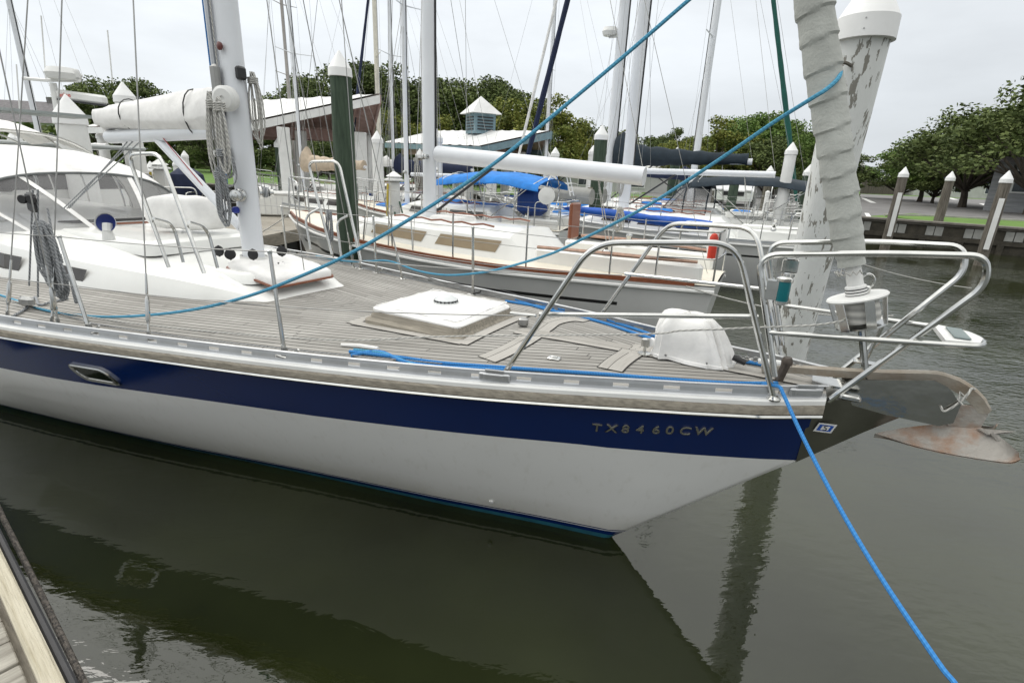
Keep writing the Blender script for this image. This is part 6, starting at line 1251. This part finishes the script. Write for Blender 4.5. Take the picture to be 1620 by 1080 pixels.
zt_ = zc+.72; m = MB(); rt4 = [Matrix.Rotation(.5, 3, 'Z') @ V(x*.82, y*.82, 0) for x, y in ((-1, -1), (1, -1), (1, 1), (-1, 1))]; m.add([V(cb.x, cb.y, zt_)+q_ for q_ in rt4]+[V(cb.x, cb.y, zt_+.85)], [[0, 1, 4], [1, 2, 4], [2, 3, 4], [3, 0, 4], [3, 2, 1, 0]]); m.build('cupola_roof', METR, cpo, world=False, smooth=False); cpo.children[0].matrix_parent_inverse = cpo.matrix_basis.inverted() @ PV2.matrix_basis.inverted()
for s_ in range(4):
    m = MB(); an = .5+s_*PI/2; e_ = V(math.cos(an), math.sin(an), 0); n_ = V(-e_.y, e_.x, 0)
    for k in range(5): m.box(V(cb.x, cb.y, zc-.02+.14*k)+e_*.585, (.05, .86, .055), an)
    m.build('dark_louvre', BLACK, PV2, world=True, smooth=False)
# dock furniture
bx = W(436, 341, .62); t = thing('dock_box', 'white ribbed dock box on the walkway right of the near mast', 'dock box', bx, .15); MB().box((0, 0, .36), (1.35, .7, .66), bev=.04).build('body', WGEL, t); MB().box((0, 0, .72), (1.42, .76, .10), bev=.03).build('lid', WPAINT, t)
for k in range(7): MB().box((-.55+.18*k, -.356, .34), (.02, .012, .56)).build('rib', GGEL, t, smooth=False)
YEL = mat('yellow_hose', (.55, .42, .05), .6)
for px, py, y, lb in ((623, 268, 13.5, 'white dock pedestal with yellow cord right of the green piling'), (250, 248, 13, 'white dock pedestal with yellow cord left of the near mast')):
    g_ = G(px, py, y); t = thing('power_pedestal', lb, 'power pedestal', (g_.x, g_.y, .6), .3); h_ = g_.z-.6; MB().box((0, 0, h_*.42), (.26, .26, h_*.84), bev=.03).build('body', WPAINT, t); MB().lathe((0, 0, h_*.84), [(.24, 0), (.24, .03), (.16, .06), (.16, .10), (.2, .10), (.02, .22)], 8).build('lamp_cap', WPAINT, t)
    MB().tube([V(-.16, -.17, h_*.8), V(-.20, -.18, h_*.4), V(-.16, -.18, 0)], .03, 6).build('yellow_cord', YEL, t); MB().tube([V(.1, -.17, h_*.55+.0), V(.2, -.22, h_*.3), V(.05, -.2, .1), V(-.02, -.2, h_*.4)], .02, 6).build('green_hose', mat('green_hose', (.02, .09, .05), .5), t)
tag(MB().lathe(G(297, 290, 12.5), [(0, -.35), (.28, -.3), (.38, -.05), (.34, .2), (.15, .33), (0, .35)], 16).build('covered_outboard', NCANV), 'round dark blue cover seen left of the near mast', 'motor cover')
for k, (px, py, y) in enumerate(((270, 305, 12), (320, 312, 12.5), (250, 325, 11))):
    p = G(px, py, y); t = thing('deck_rail', ('left', 'right', 'lowest')[k]+' of the steel boat rails seen left of the near mast', 'rail', p, .4+k, 'steel rails left of the near mast'); 
    MB().tube(fillet([V(-.5, 0, -.5), V(-.5, 0, .12), V(.5, 0, .12), V(.5, 0, -.5)], .12, 5), .016, 7).build('top_rail', STEEL, t); MB().tube([V(-.5, 0, -.2), V(.5, 0, -.2)], .012, 6).build('mid_rail', STEEL, t); MB().tube([V(0, 0, -.5), V(0, 0, .12)], .014, 6).build('upright', STEEL, t)
# white motor boat on the left with its radar mast
mb0 = G(60, 250, 11.5); MY = thing('motor_yacht', 'white motor yacht with hardtop and radar mast at far left', 'motorboat', (mb0.x, mb0.y, 0), R(-28))
Pg = []; m = MB()
for i in range(17):
    f = i/16; w_ = 1.7*(1-max(0, f-.55)**2*4.4) if f < 1 else .02; w_ = max(.03, w_); Pg.append([V(-4.5+9*f, -w_*k, z) for k, z in ((.8, -.2), (.95, .5), (1.0, 1.15))]+[V(-4.5+9*f, w_*k, z) for k, z in ((1.0, 1.15), (.95, .5), (.8, -.2))])
m.grid(Pg); m.add(Pg[0], [list(range(6))]); m.build('hull', WGEL, MY, auto=50)
MB().box((-.6, 0, 1.55), (4.6, 2.6, .85), bev=.2).build('deckhouse', WGEL, MY); MB().box((-.6, 0, 1.80), (4.64, 2.64, .34), bev=.05).build('windows', SMOKE, MY); MB().box((-.9, 0, 2.47), (4.6, 2.9, .09), bev=.03).build('hardtop', mat('hardtop_grey', (.38, .40, .39), .5), MY)
for x, y in ((-2.9, -1.2), (-2.9, 1.2), (1.2, -1.2), (1.2, 1.2)): MB().tube([V(x, y, 1.9), V(x, y, 2.45)], .03, 8).build('hardtop_post', STEEL, MY)
MI = MY.matrix_basis.inverted(); ml = lambda px, py, y=11.2: MI @ G(px, py, y)
a = ml(98, 200); MB().tube([V(a.x, a.y, 2.5), V(a.x, a.y, ml(98, 132).z)], [.10, .06], 10).build('radar_mast', WPAINT, MY)
MB().tube([ml(36, 124), ml(70, 127), ml(126, 128)], .03, 6).build('cross_arm', WPAINT, MY)
MB().lathe(ml(100, 117), [(0, -.12), (.26, -.10), (.30, 0), (.24, .10), (0, .13)], 18).build('radar_dome', WPAINT, MY); MB().lathe(ml(120, 117), [(0, -.08), (.07, -.07), (.08, 0), (.06, .07), (0, .08)], 12).build('gps_puck', WPAINT, MY)
ra = ml(130, 154); u_ = (ml(160, 158)-ml(100, 150)).normalized(); n_ = V(0, 0, 1).cross(u_).normalized(); Mx = Matrix((u_, n_, V(0, 0, 1))).transposed(); arr = MB().box(ra, (.95, .14, .17), mtx=Mx, bev=.04).build('radar_array', WPAINT, MY, label='white open array radar with red lettering'); MB().box(ra-V(0, 0, .10), (.92, .13, .03), mtx=Mx).build('array_base', BLACK, MY)
fn = (MI.to_3x3() @ (CP-G(130, 154, 11.2))).normalized(); sg = 1 if n_.dot(fn) > 0 else -1; nn = n_*sg; ux_ = V(0, 0, 1).cross(nn)*-1; ux_ = V(nn.y*-1, nn.x, 0).normalized() if False else (nn.cross(V(0, 0, 1))*-1).normalized()
ux_ = V(0, 0, 1).cross(nn).normalized(); pt_ = ra+nn*.074-ux_*.28+V(0, 0, .02)
textmesh('arine', .115, .002, 'lettering', RED, MY, Matrix(((ux_.x, 0, nn.x, pt_.x), (ux_.y, 0, nn.y, pt_.y), (0, 1, 0, pt_.z), (0, 0, 0, 1))))
for px, py, pyb in ((170, 48, 130), (26, 102, 215), (65, 25, 128)): MB().tube([ml(px+8, pyb), ml(px, py)], .012, 5).build('whip_antenna', WPAINT, MY)
# parked white car
c0_ = G(1163, 318, 30); CAR = thing('parked_car', 'white sport utility car parked on the asphalt behind the slate blue bimini', 'car', (c0_.x, c0_.y, 1.0), R(-115))
m = MB(); prof = [(-2.3, .45), (-2.35, .8), (-2.25, 1.05), (-2.0, 1.68), (-1.2, 1.76), (.3, 1.72), (1.0, 1.18), (2.1, 1.02), (2.3, .8), (2.32, .45)]
sect = [(-.93, .0), (-.95, .5), (-.78, 1.0), (.78, 1.0), (.95, .5), (.93, 0)]
lowp_ = [(x, .32) for x, z in prof]; Pg = []
for (x, z) in prof: Pg.append([V(x, -.90, .32), V(x, -.93, min(z, .95)), V(x, -.93+max(0, z-.95)*.28, z), V(x, 0, z+.04), V(x, .93-max(0, z-.95)*.28, z), V(x, .93, min(z, .95)), V(x, .90, .32)])
m.grid(Pg); m.add(Pg[0], [list(range(7))]); m.add(Pg[-1], [list(range(7))]); CARB = m.build('body', mat('white_car_paint', (.78, .78, .78), .25, coat=.6), CAR, auto=30)
for sg in (-1, 1):
    for xa, xb in ((-1.75, -.95), (-.85, .0), (.08, .62)): MB().add([V(xa, sg*.935, 1.05), V(xb+(.18 if xb > .5 else 0), sg*.935, 1.05), V(xb-(.12 if xb > .5 else 0), sg*.775, 1.58), V(xa+.08, sg*.775, 1.58)], [[0, 1, 2, 3]]).build('side_window', GLASS, CAR, smooth=False)
    MB().box((2.26, sg*.68, .80), (.14, .36, .16), bev=.04).build('headlight', mat('headlight', (.5, .5, .5), .1, .3), CAR)
MB().add([V(.98, -.74, 1.22), V(.98, .74, 1.22), V(.36, .66, 1.72), V(.36, -.66, 1.72)], [[0, 1, 2, 3]]).build('windscreen', GLASS, CAR, smooth=False)
MB().box((2.32, 0, .66), (.06, 1.0, .22), bev=.02).build('grille', BLACK, CAR)
for x in (-1.45, 1.45):
    for sg in (-1, 1): wq = MB().lathe((x, sg*.84, .34), [(.2, -.11), (.33, -.11), (.34, 0), (.33, .11), (.2, .11)], 20, axis=(0, 1, 0)).build('wheel', BLACK, CAR); MB().lathe((x, sg*.93, .34), [(0, 0), (.2, .0), (.21, .03), (0, .04)], 16, axis=(0, sg, 0)).build('rim', ALU, wq)
# ================================================================ NEAR DOCK, BOTTOM LEFT
DZ_ = .62; p0 = W(-60, 770, DZ_); e0 = W(0, 868, DZ_); e1 = W(105, 1085, DZ_); d = (e1-e0); d.z = 0; d.normalize(); inn = V(-d.y, d.x, 0); inn = inn if inn.y < 0 else -inn
t = thing('dock', 'weathered plank dock in the bottom left corner with pale edge timber', 'dock', e0, math.atan2(d.y, d.x)); TI = t.matrix_basis.inverted(); sgn = 1 if (TI.to_3x3() @ inn).y > 0 else -1
NP = mat('near_dock_plank', (.40, .38, .33), .85, scale=3, col2=(.17, .155, .13), lo=.3, hi=.66, stretch=(9, .8, 1), bump=.9, bscale=9); EB = mat('edge_timber', (.50, .46, .36), .8, scale=3, col2=(.30, .26, .17), lo=.3, hi=.62, stretch=(.7, 14, 3), bump=.8, bscale=9)
for k in range(34):
    o = MB().box((-2.2+.146*k, sgn*(.70+.03), -.04+random.Random(k).uniform(-.004, .004)), (.136, 1.3, .04), bev=.004).build('plank', NP, t)
MB().box((.3, sgn*.03, .005), (6.5, .058, .08), bev=.008).build('edge_timber', EB, t)
MB().box((.3, -sgn*.018, -.12), (6.5, .03, .22), bev=.008).build('rubber_fender', mat('dark_rubber', (.035, .035, .038), .6, var=.3), t)
MB().box((.3, sgn*.05, -.15), (6.5, .10, .2)).build('stringer', GTEAK, t, smooth=False)
MB().tube([TI @ W(-30, 745, .30), TI @ W(10, 830, .30), TI @ W(70, 950, .30), TI @ W(150, 1115, .30)], .014, 10).build('rusty_pipe', mat('corroded_pipe', (.16, .14, .12), .7, scale=60, col2=(.05, .045, .04), lo=.45, hi=.55, bump=.8, bscale=120), t)
